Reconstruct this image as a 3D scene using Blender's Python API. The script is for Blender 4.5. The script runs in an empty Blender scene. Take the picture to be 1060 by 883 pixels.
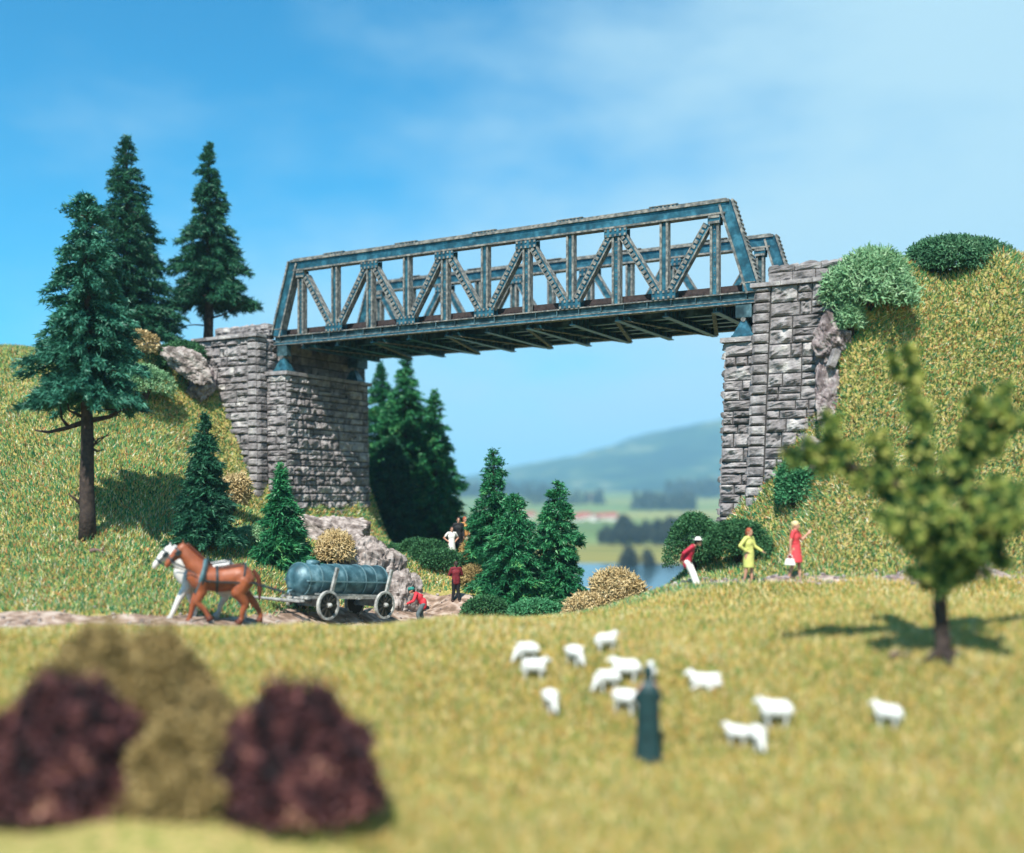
import bpy, math, random
import numpy as np
from mathutils import Vector, Matrix, noise as mnoise

# ------------------------------------------------------------------ camera, world, sun, exposure
SC = bpy.context.scene
COL = SC.collection
K, HZ, EYE = 1081.0, 510.0, 4.0          # focal length in photo pixels, horizon row, eye height
cam = bpy.data.cameras.new('camera')
cam.sensor_width = 36.0
cam.lens = 36.0 * K / 1060.0
cam.shift_y = (HZ - 441.5) / 1060.0
cam.clip_start, cam.clip_end = 0.5, 40000.0
cam.dof.use_dof = True
cam.dof.focus_distance = 40.5
cam.dof.aperture_fstop = 0.115
camo = bpy.data.objects.new('camera', cam)
camo.location = (0, 0, EYE)
camo.rotation_euler = (math.radians(90), 0, 0)
COL.objects.link(camo)
SC.camera = camo

SUN = Vector((-0.20, -0.74, 1.0)).normalized()   # direction towards the sun
sun = bpy.data.lights.new('sun', 'SUN')
sun.energy = 5.0
sun.color = (1.0, 0.955, 0.87)
sun.angle = math.radians(0.5)
suno = bpy.data.objects.new('sun', sun)
suno.rotation_euler = SUN.to_track_quat('Z', 'Y').to_euler()
suno.location = SUN * 60
COL.objects.link(suno)

world = bpy.data.worlds.new('World')
SC.world = world
world.use_nodes = True
wn, wl = world.node_tree.nodes, world.node_tree.links
wn.clear()
w_out = wn.new('ShaderNodeOutputWorld')
w_bg = wn.new('ShaderNodeBackground')
w_bg.inputs['Strength'].default_value = 0.092
w_sky = wn.new('ShaderNodeTexSky')
w_sky.sky_type = 'NISHITA'
w_sky.sun_disc = False
w_sky.sun_elevation = math.asin(SUN.z)
w_sky.sun_rotation = math.atan2(SUN.x, SUN.y)
w_sky.air_density, w_sky.dust_density, w_sky.ozone_density = 1.0, 0.2, 2.0
w_tint = wn.new('ShaderNodeMix'); w_tint.data_type = 'RGBA'; w_tint.blend_type = 'MULTIPLY'
w_tint.inputs[0].default_value = 1.0
w_tint.inputs[7].default_value = (0.0, 0.82, 1.10, 1)
wl.new(w_sky.outputs[0], w_tint.inputs[6])
w_tc = wn.new('ShaderNodeTexCoord')
w_map = wn.new('ShaderNodeMapping'); w_map.inputs['Scale'].default_value = (1.6, 1.6, 4.0)
w_map.inputs['Location'].default_value = (0.37, 0.1, 0.2)
wl.new(w_tc.outputs['Generated'], w_map.inputs[0])
w_ns = wn.new('ShaderNodeTexNoise'); w_ns.inputs['Scale'].default_value = 1.9
w_ns.inputs['Detail'].default_value = 7.0; w_ns.inputs['Roughness'].default_value = 0.55
wl.new(w_map.outputs[0], w_ns.inputs['Vector'])
w_sep = wn.new('ShaderNodeSeparateXYZ'); wl.new(w_tc.outputs['Generated'], w_sep.inputs[0])
def wmath(op, a, b):
    n = wn.new('ShaderNodeMath'); n.operation = op
    for i, x in enumerate((a, b)):
        if isinstance(x, (int, float)): n.inputs[i].default_value = x
        else: wl.new(x, n.inputs[i])
    return n.outputs[0]
w_val = wmath('ADD', wmath('ADD', w_ns.outputs[0], wmath('MULTIPLY', w_sep.outputs[0], 0.80)), wmath('MULTIPLY', w_sep.outputs[2], -0.85))
w_mr = wn.new('ShaderNodeMapRange'); w_mr.interpolation_type = 'SMOOTHSTEP'
w_mr.inputs[1].default_value, w_mr.inputs[2].default_value = -0.06, 0.56
w_mr.inputs[3].default_value, w_mr.inputs[4].default_value = 0.0, 1.0
wl.new(w_val, w_mr.inputs[0])
w_mix = wn.new('ShaderNodeMix'); w_mix.data_type = 'RGBA'
w_mix.inputs[7].default_value = (3.25, 4.95, 5.85, 1)
wl.new(w_mr.outputs[0], w_mix.inputs[0]); wl.new(w_tint.outputs[2], w_mix.inputs[6])
wl.new(w_mix.outputs[2], w_bg.inputs['Color'])
wl.new(w_bg.outputs[0], w_out.inputs['Surface'])

SC.view_settings.view_transform = 'Standard'
SC.view_settings.look = 'None'
SC.view_settings.exposure = 0.78
SC.view_settings.gamma = 1.0
SC.view_settings.use_curve_mapping = False
SC.render.engine = 'CYCLES'
SC.cycles.use_denoising = True
SC.cycles.max_bounces = 6
SC.cycles.diffuse_bounces = 3
SC.cycles.glossy_bounces = 3
SC.cycles.transparent_max_bounces = 8
SC.cycles.volume_bounces = 2

# ------------------------------------------------------------------ helpers
rng = np.random.default_rng(7)
random.seed(7)

def W(u, v, d):
    """photo pixel + distance in front of the camera -> world point"""
    return Vector(((u - 530) / K * d, d, EYE - (v - HZ) / K * d))

def np_mesh(name, verts, faces, mats, smooth=False, midx=None):
    me = bpy.data.meshes.new(name)
    verts = np.asarray(verts, np.float32); faces = np.asarray(faces, np.int32)
    n, k = faces.shape
    me.vertices.add(len(verts)); me.vertices.foreach_set('co', verts.ravel())
    me.loops.add(n * k); me.loops.foreach_set('vertex_index', faces.ravel())
    me.polygons.add(n)
    me.polygons.foreach_set('loop_start', np.arange(0, n * k, k, dtype=np.int32))
    if midx is not None: me.polygons.foreach_set('material_index', np.asarray(midx, np.int32))
    me.polygons.foreach_set('use_smooth', np.full(n, smooth, bool))
    me.update(calc_edges=True); me.validate()
    for m in (mats if isinstance(mats, (list, tuple)) else [mats]): me.materials.append(m)
    return me

def link(name, me, parent=None):
    o = bpy.data.objects.new(name, me)
    COL.objects.link(o)
    if parent: o.parent = parent
    return o

def tag(o, label=None, cat=None, group=None, kind=None):
    if label: o['label'] = label
    if cat: o['category'] = cat
    if group: o['group'] = group
    if kind: o['kind'] = kind
    return o

def empty(name, loc, rz=0.0):
    o = bpy.data.objects.new(name, None)
    o.location = loc; o.rotation_euler = (0, 0, rz); o.empty_display_size = 0.3
    COL.objects.link(o)
    return o

def copy_tree(o, parent=None):
    c = o.copy(); COL.objects.link(c)
    if parent: c.parent = parent
    for ch in list(o.children): copy_tree(ch, c)
    return c

class MB:
    """collects plain shapes; build() links them as one mesh object"""
    def __init__(s): s.v, s.f, s.m = [], [], []
    def add(s, verts, faces, mi=0):
        b = len(s.v); s.v += [tuple(p) for p in verts]
        s.f += [tuple(i + b for i in f) for f in faces]; s.m += [mi] * len(faces)
    def hexa(s, p, mi=0):      # 8 corners, bottom ring then top ring
        s.add(p, [(3, 2, 1, 0), (4, 5, 6, 7), (0, 1, 5, 4), (1, 2, 6, 5), (2, 3, 7, 6), (3, 0, 4, 7)], mi)
    def box(s, lo, hi, mi=0):
        x0, y0, z0 = lo; x1, y1, z1 = hi
        s.hexa([(x0, y0, z0), (x1, y0, z0), (x1, y1, z0), (x0, y1, z0), (x0, y0, z1), (x1, y0, z1), (x1, y1, z1), (x0, y1, z1)], mi)
    def bar(s, a, b, w, t, side=(0, 1, 0), mi=0, off=(0, 0)):
        """rectangular bar a->b; t along `side`, w across it; off shifts (across, side)"""
        a, b = Vector(a), Vector(b); ax = (b - a).normalized()
        sd = Vector(side); sd = (sd - ax * sd.dot(ax)).normalized(); ac = sd.cross(ax)
        o = ac * off[0] + sd * off[1]
        P = []
        for e in (a, b):
            for i, j in ((-1, -1), (1, -1), (1, 1), (-1, 1)):
                P.append(e + o + ac * (w / 2 * i) + sd * (t / 2 * j))
        s.hexa(P, mi)
    def tube(s, pts, rad, n=8, mi=0):
        pts = [Vector(p) for p in pts]
        if not isinstance(rad, (list, tuple)): rad = [rad] * len(pts)
        ref = None; b = len(s.v)
        for i, p in enumerate(pts):
            d = (pts[min(i + 1, len(pts) - 1)] - pts[max(i - 1, 0)])
            d = d.normalized() if d.length > 1e-9 else Vector((0, 0, 1))
            if ref is None: ref = d.orthogonal().normalized()
            ref = (ref - d * ref.dot(d)); ref = ref.normalized() if ref.length > 1e-6 else d.orthogonal().normalized()
            bi = d.cross(ref)
            for k in range(n):
                a = 2 * math.pi * k / n
                s.v.append(tuple(p + (ref * math.cos(a) + bi * math.sin(a)) * rad[i]))
        for i in range(len(pts) - 1):
            for k in range(n):
                k2 = (k + 1) % n
                s.f.append((b + i * n + k, b + i * n + k2, b + (i + 1) * n + k2, b + (i + 1) * n + k)); s.m.append(mi)
        s.f.append(tuple(b + k for k in reversed(range(n)))); s.m.append(mi)
        e = b + (len(pts) - 1) * n
        s.f.append(tuple(e + k for k in range(n))); s.m.append(mi)
    def loop(s, pts, w, t, mi=0):
        """closed flat band through pts (a strap)"""
        n = len(pts); pts = [Vector(p) for p in pts]
        c = sum(pts, Vector()) / n
        b = len(s.v)
        for i, p in enumerate(pts):
            d = (pts[(i + 1) % n] - pts[i - 1]).normalized()
            out = (p - c); out = (out - d * out.dot(d)).normalized(); ac = d.cross(out)
            for x, y in ((-1, 0), (1, 0), (1, 1), (-1, 1)): s.v.append(tuple(p + ac * (w / 2 * x) + out * (t * y)))
        for i in range(n):
            j = (i + 1) % n
            for k in range(4):
                k2 = (k + 1) % 4
                s.f.append((b + i * 4 + k, b + j * 4 + k, b + j * 4 + k2, b + i * 4 + k2)); s.m.append(mi)
    def sphere(s, c, r, mi=0, seg=10, rot=None):
        c = Vector(c); r = (r, r, r) if isinstance(r, (int, float)) else r
        rings = seg // 2; V = []; F = []
        for i in range(rings + 1):
            th = math.pi * i / rings
            for k in range(seg):
                ph = 2 * math.pi * k / seg
                p = Vector((r[0] * math.sin(th) * math.cos(ph), r[1] * math.sin(th) * math.sin(ph), r[2] * math.cos(th)))
                if rot: p = rot @ p
                V.append(c + p)
        for i in range(rings):
            for k in range(seg):
                k2 = (k + 1) % seg
                F.append((i * seg + k, (i + 1) * seg + k, (i + 1) * seg + k2, i * seg + k2))
        s.add(V, F, mi)
    def cap(s, p0, r0, p1, r1, n=10, mi=0):
        """round-ended tapered limb"""
        p0, p1 = Vector(p0), Vector(p1); d = p1 - p0; L = d.length
        d = d.normalized() if L > 1e-6 else Vector((0, 0, 1))
        pts, rad = [], []
        for a in (85, 60, 30): pts.append(p0 - d * r0 * math.sin(math.radians(a))); rad.append(r0 * math.cos(math.radians(a)))
        pts.append(p0); rad.append(r0); pts.append(p1); rad.append(r1)
        for a in (30, 60, 85): pts.append(p1 + d * r1 * math.sin(math.radians(a))); rad.append(r1 * math.cos(math.radians(a)))
        s.tube(pts, rad, n, mi)
    def mesh(s, name, mats, smooth=False):
        me = bpy.data.meshes.new(name); me.from_pydata(s.v, [], s.f); me.update()
        for m in (mats if isinstance(mats, (list, tuple)) else [mats]): me.materials.append(m)
        me.polygons.foreach_set('material_index', s.m)
        if smooth: me.polygons.foreach_set('use_smooth', [True] * len(s.f))
        me.update()
        return me
    def build(s, name, mats, parent=None, smooth=False): return link(name, s.mesh(name, mats, smooth), parent)
    def fused(s, name, mats, parent=None, voxel=0.015, smooth=4):
        """the collected shapes melted into one continuous skin"""
        me = s.mesh('tmp', mats); o = link('tmp', me)
        r = o.modifiers.new('r', 'REMESH'); r.mode = 'VOXEL'; r.voxel_size = voxel
        if smooth:
            q = o.modifiers.new('s', 'SMOOTH'); q.factor = 0.5; q.iterations = smooth
        dg = bpy.context.evaluated_depsgraph_get()
        out = bpy.data.meshes.new_from_object(o.evaluated_get(dg))
        bpy.data.objects.remove(o); bpy.data.meshes.remove(me)
        out.name = name; out.materials.clear()
        for m in (mats if isinstance(mats, (list, tuple)) else [mats]): out.materials.append(m)
        out.polygons.foreach_set('use_smooth', [True] * len(out.polygons))
        out.update()
        return link(name, out, parent)

# ------------------------------------------------------------------ materials
def mat(name, stops, rough=0.8, metal=0.0, island=True, scale=3.0, detail=6.0, bump=0.0, bscale=20.0, spec=0.3, const=False, trans=0.0, mixw=0.5):
    """procedural material: colour ramp over per-piece randomness and/or object-space noise"""
    m = bpy.data.materials.new(name); m.use_nodes = True
    N, L = m.node_tree.nodes, m.node_tree.links
    b = N['Principled BSDF']
    b.inputs['Roughness'].default_value = rough; b.inputs['Metallic'].default_value = metal
    b.inputs['Specular IOR Level'].default_value = spec
    tc = N.new('ShaderNodeTexCoord')
    ns = N.new('ShaderNodeTexNoise'); ns.inputs['Scale'].default_value = scale; ns.inputs['Detail'].default_value = detail
    L.new(tc.outputs['Object'], ns.inputs['Vector'])
    mr = N.new('ShaderNodeMapRange'); mr.inputs[1].default_value = 0.28; mr.inputs[2].default_value = 0.72
    L.new(ns.outputs[0], mr.inputs[0])
    src = mr.outputs[0]
    if island:
        g = N.new('ShaderNodeNewGeometry')
        mx = N.new('ShaderNodeMix'); mx.data_type = 'FLOAT'; mx.inputs[0].default_value = mixw
        L.new(g.outputs['Random Per Island'], mx.inputs[2]); L.new(src, mx.inputs[3]); src = mx.outputs[0]
    cr = N.new('ShaderNodeValToRGB'); cr.color_ramp.interpolation = 'CONSTANT' if const else 'LINEAR'
    e = cr.color_ramp.elements
    while len(e) < len(stops): e.new(0.5)
    for i, (p, c) in enumerate(stops): e[i].position = p; e[i].color = (*c, 1)
    L.new(src, cr.inputs[0]); L.new(cr.outputs[0], b.inputs['Base Color'])
    if bump:
        n2 = N.new('ShaderNodeTexNoise'); n2.inputs['Scale'].default_value = bscale; n2.inputs['Detail'].default_value = 8
        L.new(tc.outputs['Object'], n2.inputs['Vector'])
        bp = N.new('ShaderNodeBump'); bp.inputs['Strength'].default_value = bump; bp.inputs['Distance'].default_value = 0.05
        L.new(n2.outputs[0], bp.inputs['Height']); L.new(bp.outputs[0], b.inputs['Normal'])
    if trans:
        t = N.new('ShaderNodeBsdfTranslucent'); L.new(cr.outputs[0], t.inputs[0])
        ms = N.new('ShaderNodeMixShader'); ms.inputs[0].default_value = trans
        L.new(b.outputs[0], ms.inputs[1]); L.new(t.outputs[0], ms.inputs[2]); L.new(ms.outputs[0], N['Material Output'].inputs[0])
    return m

def flat(name, c, rough=0.7, metal=0.0, var=0.18, scale=9.0, spec=0.3):
    lo = tuple(x * (1 - var) for x in c); hi = tuple(min(1, x * (1 + var)) for x in c)
    return mat(name, [(0.0, lo), (1.0, hi)], rough, metal, island=False, scale=scale, bump=0.08, bscale=25, spec=spec)

M = {}
M['fir'] = mat('fir_needles', [(0.2, (0.008, 0.05, 0.028)), (0.5, (0.016, 0.095, 0.05)), (0.8, (0.04, 0.17, 0.085))], 0.55, scale=0.9, trans=0.12)
M['fir_blue'] = mat('fir_needles_bluish', [(0.2, (0.012, 0.08, 0.055)), (0.5, (0.025, 0.135, 0.085)), (0.8, (0.08, 0.28, 0.19))], 0.5, scale=0.9, trans=0.12)
M['fir_green'] = mat('fir_needles_green', [(0.2, (0.008, 0.07, 0.03)), (0.5, (0.02, 0.16, 0.06)), (0.75, (0.055, 0.28, 0.10)), (0.92, (0.20, 0.42, 0.13))], 0.5, scale=0.9, trans=0.12)
M['bark'] = mat('bark', [(0.0, (0.018, 0.013, 0.012)), (1.0, (0.07, 0.048, 0.038))], 0.85, island=False, scale=6, bump=0.6, bscale=14)
M['bark_pale'] = mat('bark_pale', [(0.0, (0.10, 0.06, 0.05)), (1.0, (0.26, 0.17, 0.15))], 0.85, island=False, scale=6, bump=0.5, bscale=14)
M['stone'] = mat('stone', [(0.12, (0.10, 0.09, 0.088)), (0.45, (0.225, 0.203, 0.203)), (0.72, (0.35, 0.325, 0.32)), (0.9, (0.50, 0.47, 0.44))], 0.9, scale=2.6, detail=12, bump=1.0, bscale=9, mixw=0.62)
M['mortar'] = mat('mortar', [(0.0, (0.035, 0.033, 0.032)), (1.0, (0.09, 0.083, 0.08))], 0.95, island=False, scale=6, bump=0.5)
M['rock'] = mat('rock', [(0.1, (0.09, 0.07, 0.062)), (0.5, (0.27, 0.225, 0.205)), (0.9, (0.48, 0.42, 0.39))], 0.9, island=False, scale=3.2, detail=10, bump=1.0, bscale=5)
M['rock_lilac'] = mat('rock_lilac', [(0.1, (0.08, 0.06, 0.06)), (0.5, (0.20, 0.16, 0.16)), (0.9, (0.42, 0.37, 0.36))], 0.9, island=False, scale=4.0, detail=10, bump=1.0, bscale=6)
M['steel'] = mat('steel_paint', [(0.2, (0.016, 0.065, 0.09)), (0.5, (0.024, 0.105, 0.145)), (0.85, (0.055, 0.19, 0.25))], 0.38, 0.35, island=False, scale=3.5, bump=0.15, bscale=30, spec=0.5)
M['steel_dark'] = mat('steel_dark', [(0.2, (0.018, 0.04, 0.048)), (0.6, (0.045, 0.095, 0.11)), (0.9, (0.11, 0.20, 0.23))], 0.5, 0.2, island=False, scale=3.0, bump=0.15, bscale=30)
M['steel_worn'] = mat('steel_worn', [(0.25, (0.09, 0.10, 0.10)), (0.5, (0.17, 0.165, 0.15)), (0.8, (0.29, 0.275, 0.245))], 0.65, 0.1, island=False, scale=6, detail=10, bump=0.3, bscale=30)
M['deck'] = mat('deck_wood', [(0.2, (0.016, 0.012, 0.012)), (0.8, (0.06, 0.042, 0.04))], 0.8, scale=8)
FIB = [(0.0, (0.015, 0.075, 0.035)), (0.16, (0.04, 0.23, 0.10)), (0.32, (0.16, 0.36, 0.12)), (0.46, (0.40, 0.48, 0.13)), (0.57, (0.70, 0.55, 0.17)), (0.66, (0.84, 0.76, 0.50)), (0.73, (0.58, 0.22, 0.09)), (0.80, (0.05, 0.30, 0.16)), (0.87, (0.30, 0.16, 0.07)), (0.92, (0.90, 0.88, 0.72))]
M['lichen_green'] = mat('lichen_green', [(0.2, (0.10, 0.24, 0.11)), (0.6, (0.22, 0.40, 0.20)), (0.9, (0.40, 0.56, 0.34))], 0.8, scale=2)
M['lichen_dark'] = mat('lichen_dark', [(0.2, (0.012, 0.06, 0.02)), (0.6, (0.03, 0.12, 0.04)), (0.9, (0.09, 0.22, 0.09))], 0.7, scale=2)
M['lichen_deep'] = mat('lichen_deep', [(0.2, (0.018, 0.08, 0.035)), (0.6, (0.05, 0.16, 0.07)), (0.9, (0.16, 0.30, 0.16))], 0.7, scale=2)
M['lichen_mid'] = mat('lichen_mid', [(0.2, (0.02, 0.12, 0.045)), (0.6, (0.05, 0.22, 0.09)), (0.9, (0.15, 0.36, 0.17))], 0.7, scale=2)
M['lichen_beige'] = mat('lichen_beige', [(0.2, (0.34, 0.24, 0.10)), (0.6, (0.58, 0.44, 0.22)), (0.9, (0.76, 0.64, 0.40))], 0.8, scale=2)
M['lichen_gold'] = mat('lichen_gold', [(0.2, (0.22, 0.13, 0.04)), (0.6, (0.45, 0.29, 0.10)), (0.9, (0.6, 0.45, 0.2))], 0.8, scale=2)
M['moss_tan'] = mat('moss_tan', [(0.2, (0.13, 0.10, 0.035)), (0.6, (0.30, 0.21, 0.08)), (0.9, (0.48, 0.37, 0.17))], 0.8, scale=3.0, mixw=.7)
M['moss_red'] = mat('moss_red', [(0.25, (0.015, 0.013, 0.016)), (0.55, (0.085, 0.028, 0.032)), (0.75, (0.22, 0.085, 0.075)), (0.92, (0.42, 0.24, 0.15))], 0.8, scale=3.0, mixw=.75)
M['moss_olive'] = mat('moss_olive', [(0.2, (0.012, 0.05, 0.018)), (0.45, (0.05, 0.13, 0.03)), (0.60, (0.28, 0.36, 0.06)), (0.80, (0.68, 0.63, 0.20))], 0.75, scale=5.0, mixw=.7)
M['horse_brown'] = flat('horse_brown', (0.27, 0.075, 0.03), 0.45, var=0.3, scale=4, spec=0.4)
M['horse_white'] = flat('horse_white', (0.62, 0.60, 0.57), 0.55, var=0.15, scale=4)
M['mane_dark'] = flat('mane_dark', (0.10, 0.025, 0.012), 0.6)
M['mane_pale'] = flat('mane_pale', (0.48, 0.47, 0.46), 0.6)
M['leather'] = flat('leather', (0.018, 0.03, 0.034), 0.4, spec=0.5)
M['collar_pad'] = flat('collar_pad', (0.06, 0.13, 0.15), 0.5)
M['wood_grey'] = mat('wood_grey', [(0.2, (0.20, 0.20, 0.19)), (0.8, (0.45, 0.45, 0.42))], 0.75, island=False, scale=5, bump=0.3, bscale=20)
M['wheel_dark'] = flat('wheel_dark', (0.035, 0.032, 0.025), 0.7)
M['tank'] = mat('tank_metal', [(0.2, (0.02, 0.06, 0.075)), (0.55, (0.05, 0.13, 0.16)), (0.9, (0.16, 0.28, 0.32))], 0.5, 0.15, island=False, scale=2.5, bump=0.15, bscale=18, spec=0.5)
M['tank_band'] = flat('tank_band', (0.14, 0.24, 0.27), 0.5, 0.2)
M['wool'] = mat('wool', [(0.1, (0.60, 0.59, 0.55)), (0.9, (0.82, 0.82, 0.79))], 0.9, island=False, scale=8, bump=0.5, bscale=14)
M['skin'] = flat('skin', (0.52, 0.27, 0.18), 0.55, var=0.08)
M['hair_blond'] = flat('hair_blond', (0.62, 0.50, 0.26), 0.6)
M['hair_red'] = flat('hair_red', (0.30, 0.07, 0.03), 0.6)
M['hair_dark'] = flat('hair_dark', (0.03, 0.018, 0.012), 0.6)
M['red'] = flat('red_cloth', (0.58, 0.035, 0.05), 0.6, var=0.15)
M['crimson'] = flat('crimson_cloth', (0.47, 0.025, 0.055), 0.6, var=0.15)
M['shade_red'] = flat('shaded_red_cloth', (0.16, 0.015, 0.022), 0.7)  # red cloth with the shade of the gap darkened into its colour
M['coral'] = flat('coral_cloth', (0.62, 0.06, 0.07), 0.6, var=0.12)
M['lime'] = flat('lime_cloth', (0.55, 0.56, 0.16), 0.65, var=0.12)
M['white_cloth'] = flat('white_cloth', (0.74, 0.72, 0.66), 0.7, var=0.08)
M['green_cloth'] = flat('green_cloth', (0.02, 0.19, 0.16), 0.6)
M['teal_dark'] = flat('teal_dark', (0.012, 0.04, 0.042), 0.6, var=0.3)
M['grey_cloth'] = flat('grey_cloth', (0.10, 0.13, 0.14), 0.7)
M['black_cloth'] = flat('black_cloth', (0.012, 0.013, 0.015), 0.7)
M['orange_cloth'] = flat('orange_cloth', (0.62, 0.30, 0.10), 0.7)
M['beige_cloth'] = flat('beige_cloth', (0.6, 0.5, 0.36), 0.7)
M['shoe'] = flat('shoe', (0.05, 0.025, 0.018), 0.5)
M['eye'] = flat('eye_dark', (0.01, 0.008, 0.008), 0.3)
M['plaster'] = flat('plaster', (0.70, 0.66, 0.58), 0.8)
M['rooftile'] = flat('roof_tile', (0.34, 0.09, 0.06), 0.8)
M['pane'] = flat('window_pane', (0.03, 0.04, 0.05), 0.2)
M['far_tree'] = mat('far_tree', [(0.2, (0.02, 0.03, 0.022)), (0.8, (0.055, 0.07, 0.045))], 0.8, scale=0.3)

# ------------------------------------------------------------------ bridge frame (x along the bridge, y to its far side)
CX, CY, YAW = 22.44, -37.96, -0.509
cB, sB = math.cos(YAW), math.sin(YAW)
def BX(bx, by, z=0.0):
    dx, dy = bx - CX, by - CY
    return Vector((dx * cB - dy * sB, dx * sB + dy * cB, z))
BO = BX(0, 0, 0)
def to_bridge(X, Y): return X * cB + Y * sB + CX, -X * sB + Y * cB + CY

# ------------------------------------------------------------------ terrain height
CP = []
def cp(u, v, d): p = W(u, v, d); CP.append((p.x, p.y, p.z))
def cpx(x, y, z): CP.append((x, y, z))
def cpb(bx, by, z): p = BX(bx, by); CP.append((p.x, p.y, z))
for x, z in ((-14, -.4), (-7, -.4), (0, -1.3), (7, -1.35), (14, -1.35)): cpx(x, 8, z)
for x, z in ((-12, .0), (-7, .0), (-4, -.05), (-1.5, -.5), (1, -1.05)): cpx(x, 13.5, z)
for x, z in ((4, -1.05), (8, -0.6), (12, -0.2)): cpx(x, 13.5, z)
for x, z in ((-14, .1), (-9, .1), (-5, .0), (-2.5, -.3), (0, -.7)): cpx(x, 18.5, z)
cp(670, 790, 18.5); cp(800, 770, 18.3); cp(918, 752, 18.5); cp(980, 680, 20.0); cp(1080, 684, 20.0); cp(1250, 670, 20.5)
for x in (-17, -13, -9, -5.5, -2.5): cpx(x, 25, 0.62)
for x in (-17, -13, -9, -5.5): cpx(x, 22, 0.25)
cp(470, 645, 26); cp(540, 646, 26.5); cp(600, 676, 22.5); cp(600, 645, 28.5); cp(655, 630, 30); cp(720, 690, 21.5); cp(740, 640, 27); cp(850, 632, 26.5); cp(980, 628, 26)
# road
for u, d, z in ((-250, 29, 0.12), (-60, 29, 0.15), (80, 29.5, 0.15), (220, 30.3, 0.15), (290, 32.5, -0.2), (350, 35.2, -0.55), (400, 38, -0.85), (440, 40.5, -1.0)): cpx((u - 530) / K * d, d, z)
cpx(-7, 28.5, 0.1); cpx(-3.5, 31, -0.2); cpx(-3, 35, -0.7)
# left hillside
cp(-300, 368, 51); cp(-100, 366, 52); cp(15, 366, 52); cp(90, 556, 35.8); cp(10, 560, 35.3); cp(-150, 560, 35.5); cp(140, 480, 41.5); cp(40, 470, 42); cp(-150, 470, 42)
cp(160, 370, 51); cp(190, 392, 50.0); cp(211, 428, 49.5); cp(225, 470, 48.9); cp(245, 520, 48.2); cp(262, 538, 47.8); cp(298, 545, 47.6); cp(315, 548, 47.6)
cp(180, 470, 44.5); cp(130, 605, 33.2); cp(205, 588, 35.8); cp(240, 560, 40); cp(290, 594, 37.5); cp(330, 606, 38.8); cp(390, 606, 42); cp(350, 570, 43.5); cp(400, 575, 46)
# gap
cp(440, 632, 42.5); cp(472, 618, 42.5); cp(452, 600, 45); cp(475, 574, 47); cp(505, 580, 48); cp(425, 585, 50); cp(400, 560, 56)
cp(530, 622, 45); cp(578, 624, 45); cp(520, 645, 40); cp(600, 648, 40); cp(660, 632, 36); cp(560, 646, 35); cp(480, 646, 38)
cp(700, 608, 34.5); cp(720, 604, 33); cp(690, 614, 37); cp(650, 650, 42)
for x, y, z in ((0, 52, -2), (4, 52, -2), (7, 50, -2.2), (-6, 58, -0.8), (0, 60, -4), (8, 60, -4), (14, 56, -3), (-8, 64, -2.5)): cpx(x, y, z)
# right hillside
for u, v, d in ((820, 602, 31.7), (770, 602, 32.4), (900, 600, 31.4), (1045, 598, 31), (1200, 598, 31), (900, 592, 32.6), (1045, 588, 32.2), (1200, 590, 32.2), (800, 594, 33.4)): cp(u, v, d)
for u, v, d in ((745, 556, 37.6), (768, 550, 37.0), (800, 522, 36.4), (835, 490, 36.0), (858, 430, 35.8), (872, 370, 35.6), (884, 322, 35.9), (905, 292, 36.3), (940, 272, 37), (1040, 266, 36.2), (1200, 266, 35.6), (1050, 430, 34.4), (1200, 430, 34), (950, 440, 34.8)): cp(u, v, d)
for x, y, z in ((20, 40, 12.3), (28, 40, 12.6), (22, 55, 12), (30, 55, 12)): cpx(x, y, z)
cpb(13.6, 0.5, 11.2); cpb(13.6, 6.0, 11.2); cpb(17, 3, 11.4); cpb(14, 10, 8); cpb(10.5, 3, 1.0); cpb(10.5, 8, -1)
cpb(-13.6, 0.5, 11.2); cpb(-13.6, 6.5, 11.2); cpb(-18, 3, 11.3); cpb(-25, 3, 11.3); cpb(-14, 14, 9); cpb(-9.9, 0.2, 2.35); cpb(-9.9, 3, 2.0); cpb(-9.9, 6.5, 1.5); cpb(-9.6, 9, 0.3); cpb(-11, -1, 2.6); cpb(-20, 16, 10.5)
CPA = np.array(CP, float)
def _k(a, b): return np.sqrt(((a[:, None, :] - b[None, :, :]) ** 2).sum(-1) + 0.12)
_n = len(CPA); _A = np.zeros((_n + 3, _n + 3)); _A[:_n, :_n] = _k(CPA[:, :2], CPA[:, :2]) - np.eye(_n) * 0.02
_A[:_n, _n] = 1; _A[:_n, _n + 1:] = CPA[:, :2]; _A[_n, :_n] = 1; _A[_n + 1:, :_n] = CPA[:, :2].T
_W = np.linalg.solve(_A, np.concatenate([CPA[:, 2], np.zeros(3)]))
def sst(x): x = np.clip(x, 0, 1); return x * x * (3 - 2 * x)
def wob(X, Y):   # small lumps
    return 0.10 * np.sin(X * 1.3 + 1.7 * np.sin(Y * 0.7)) * np.sin(Y * 1.1 + 0.6 * np.sin(X * 0.9)) + 0.05 * np.sin(X * 3.1 + Y * 1.3) * np.sin(Y * 2.7 - X * 0.8)
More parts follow.
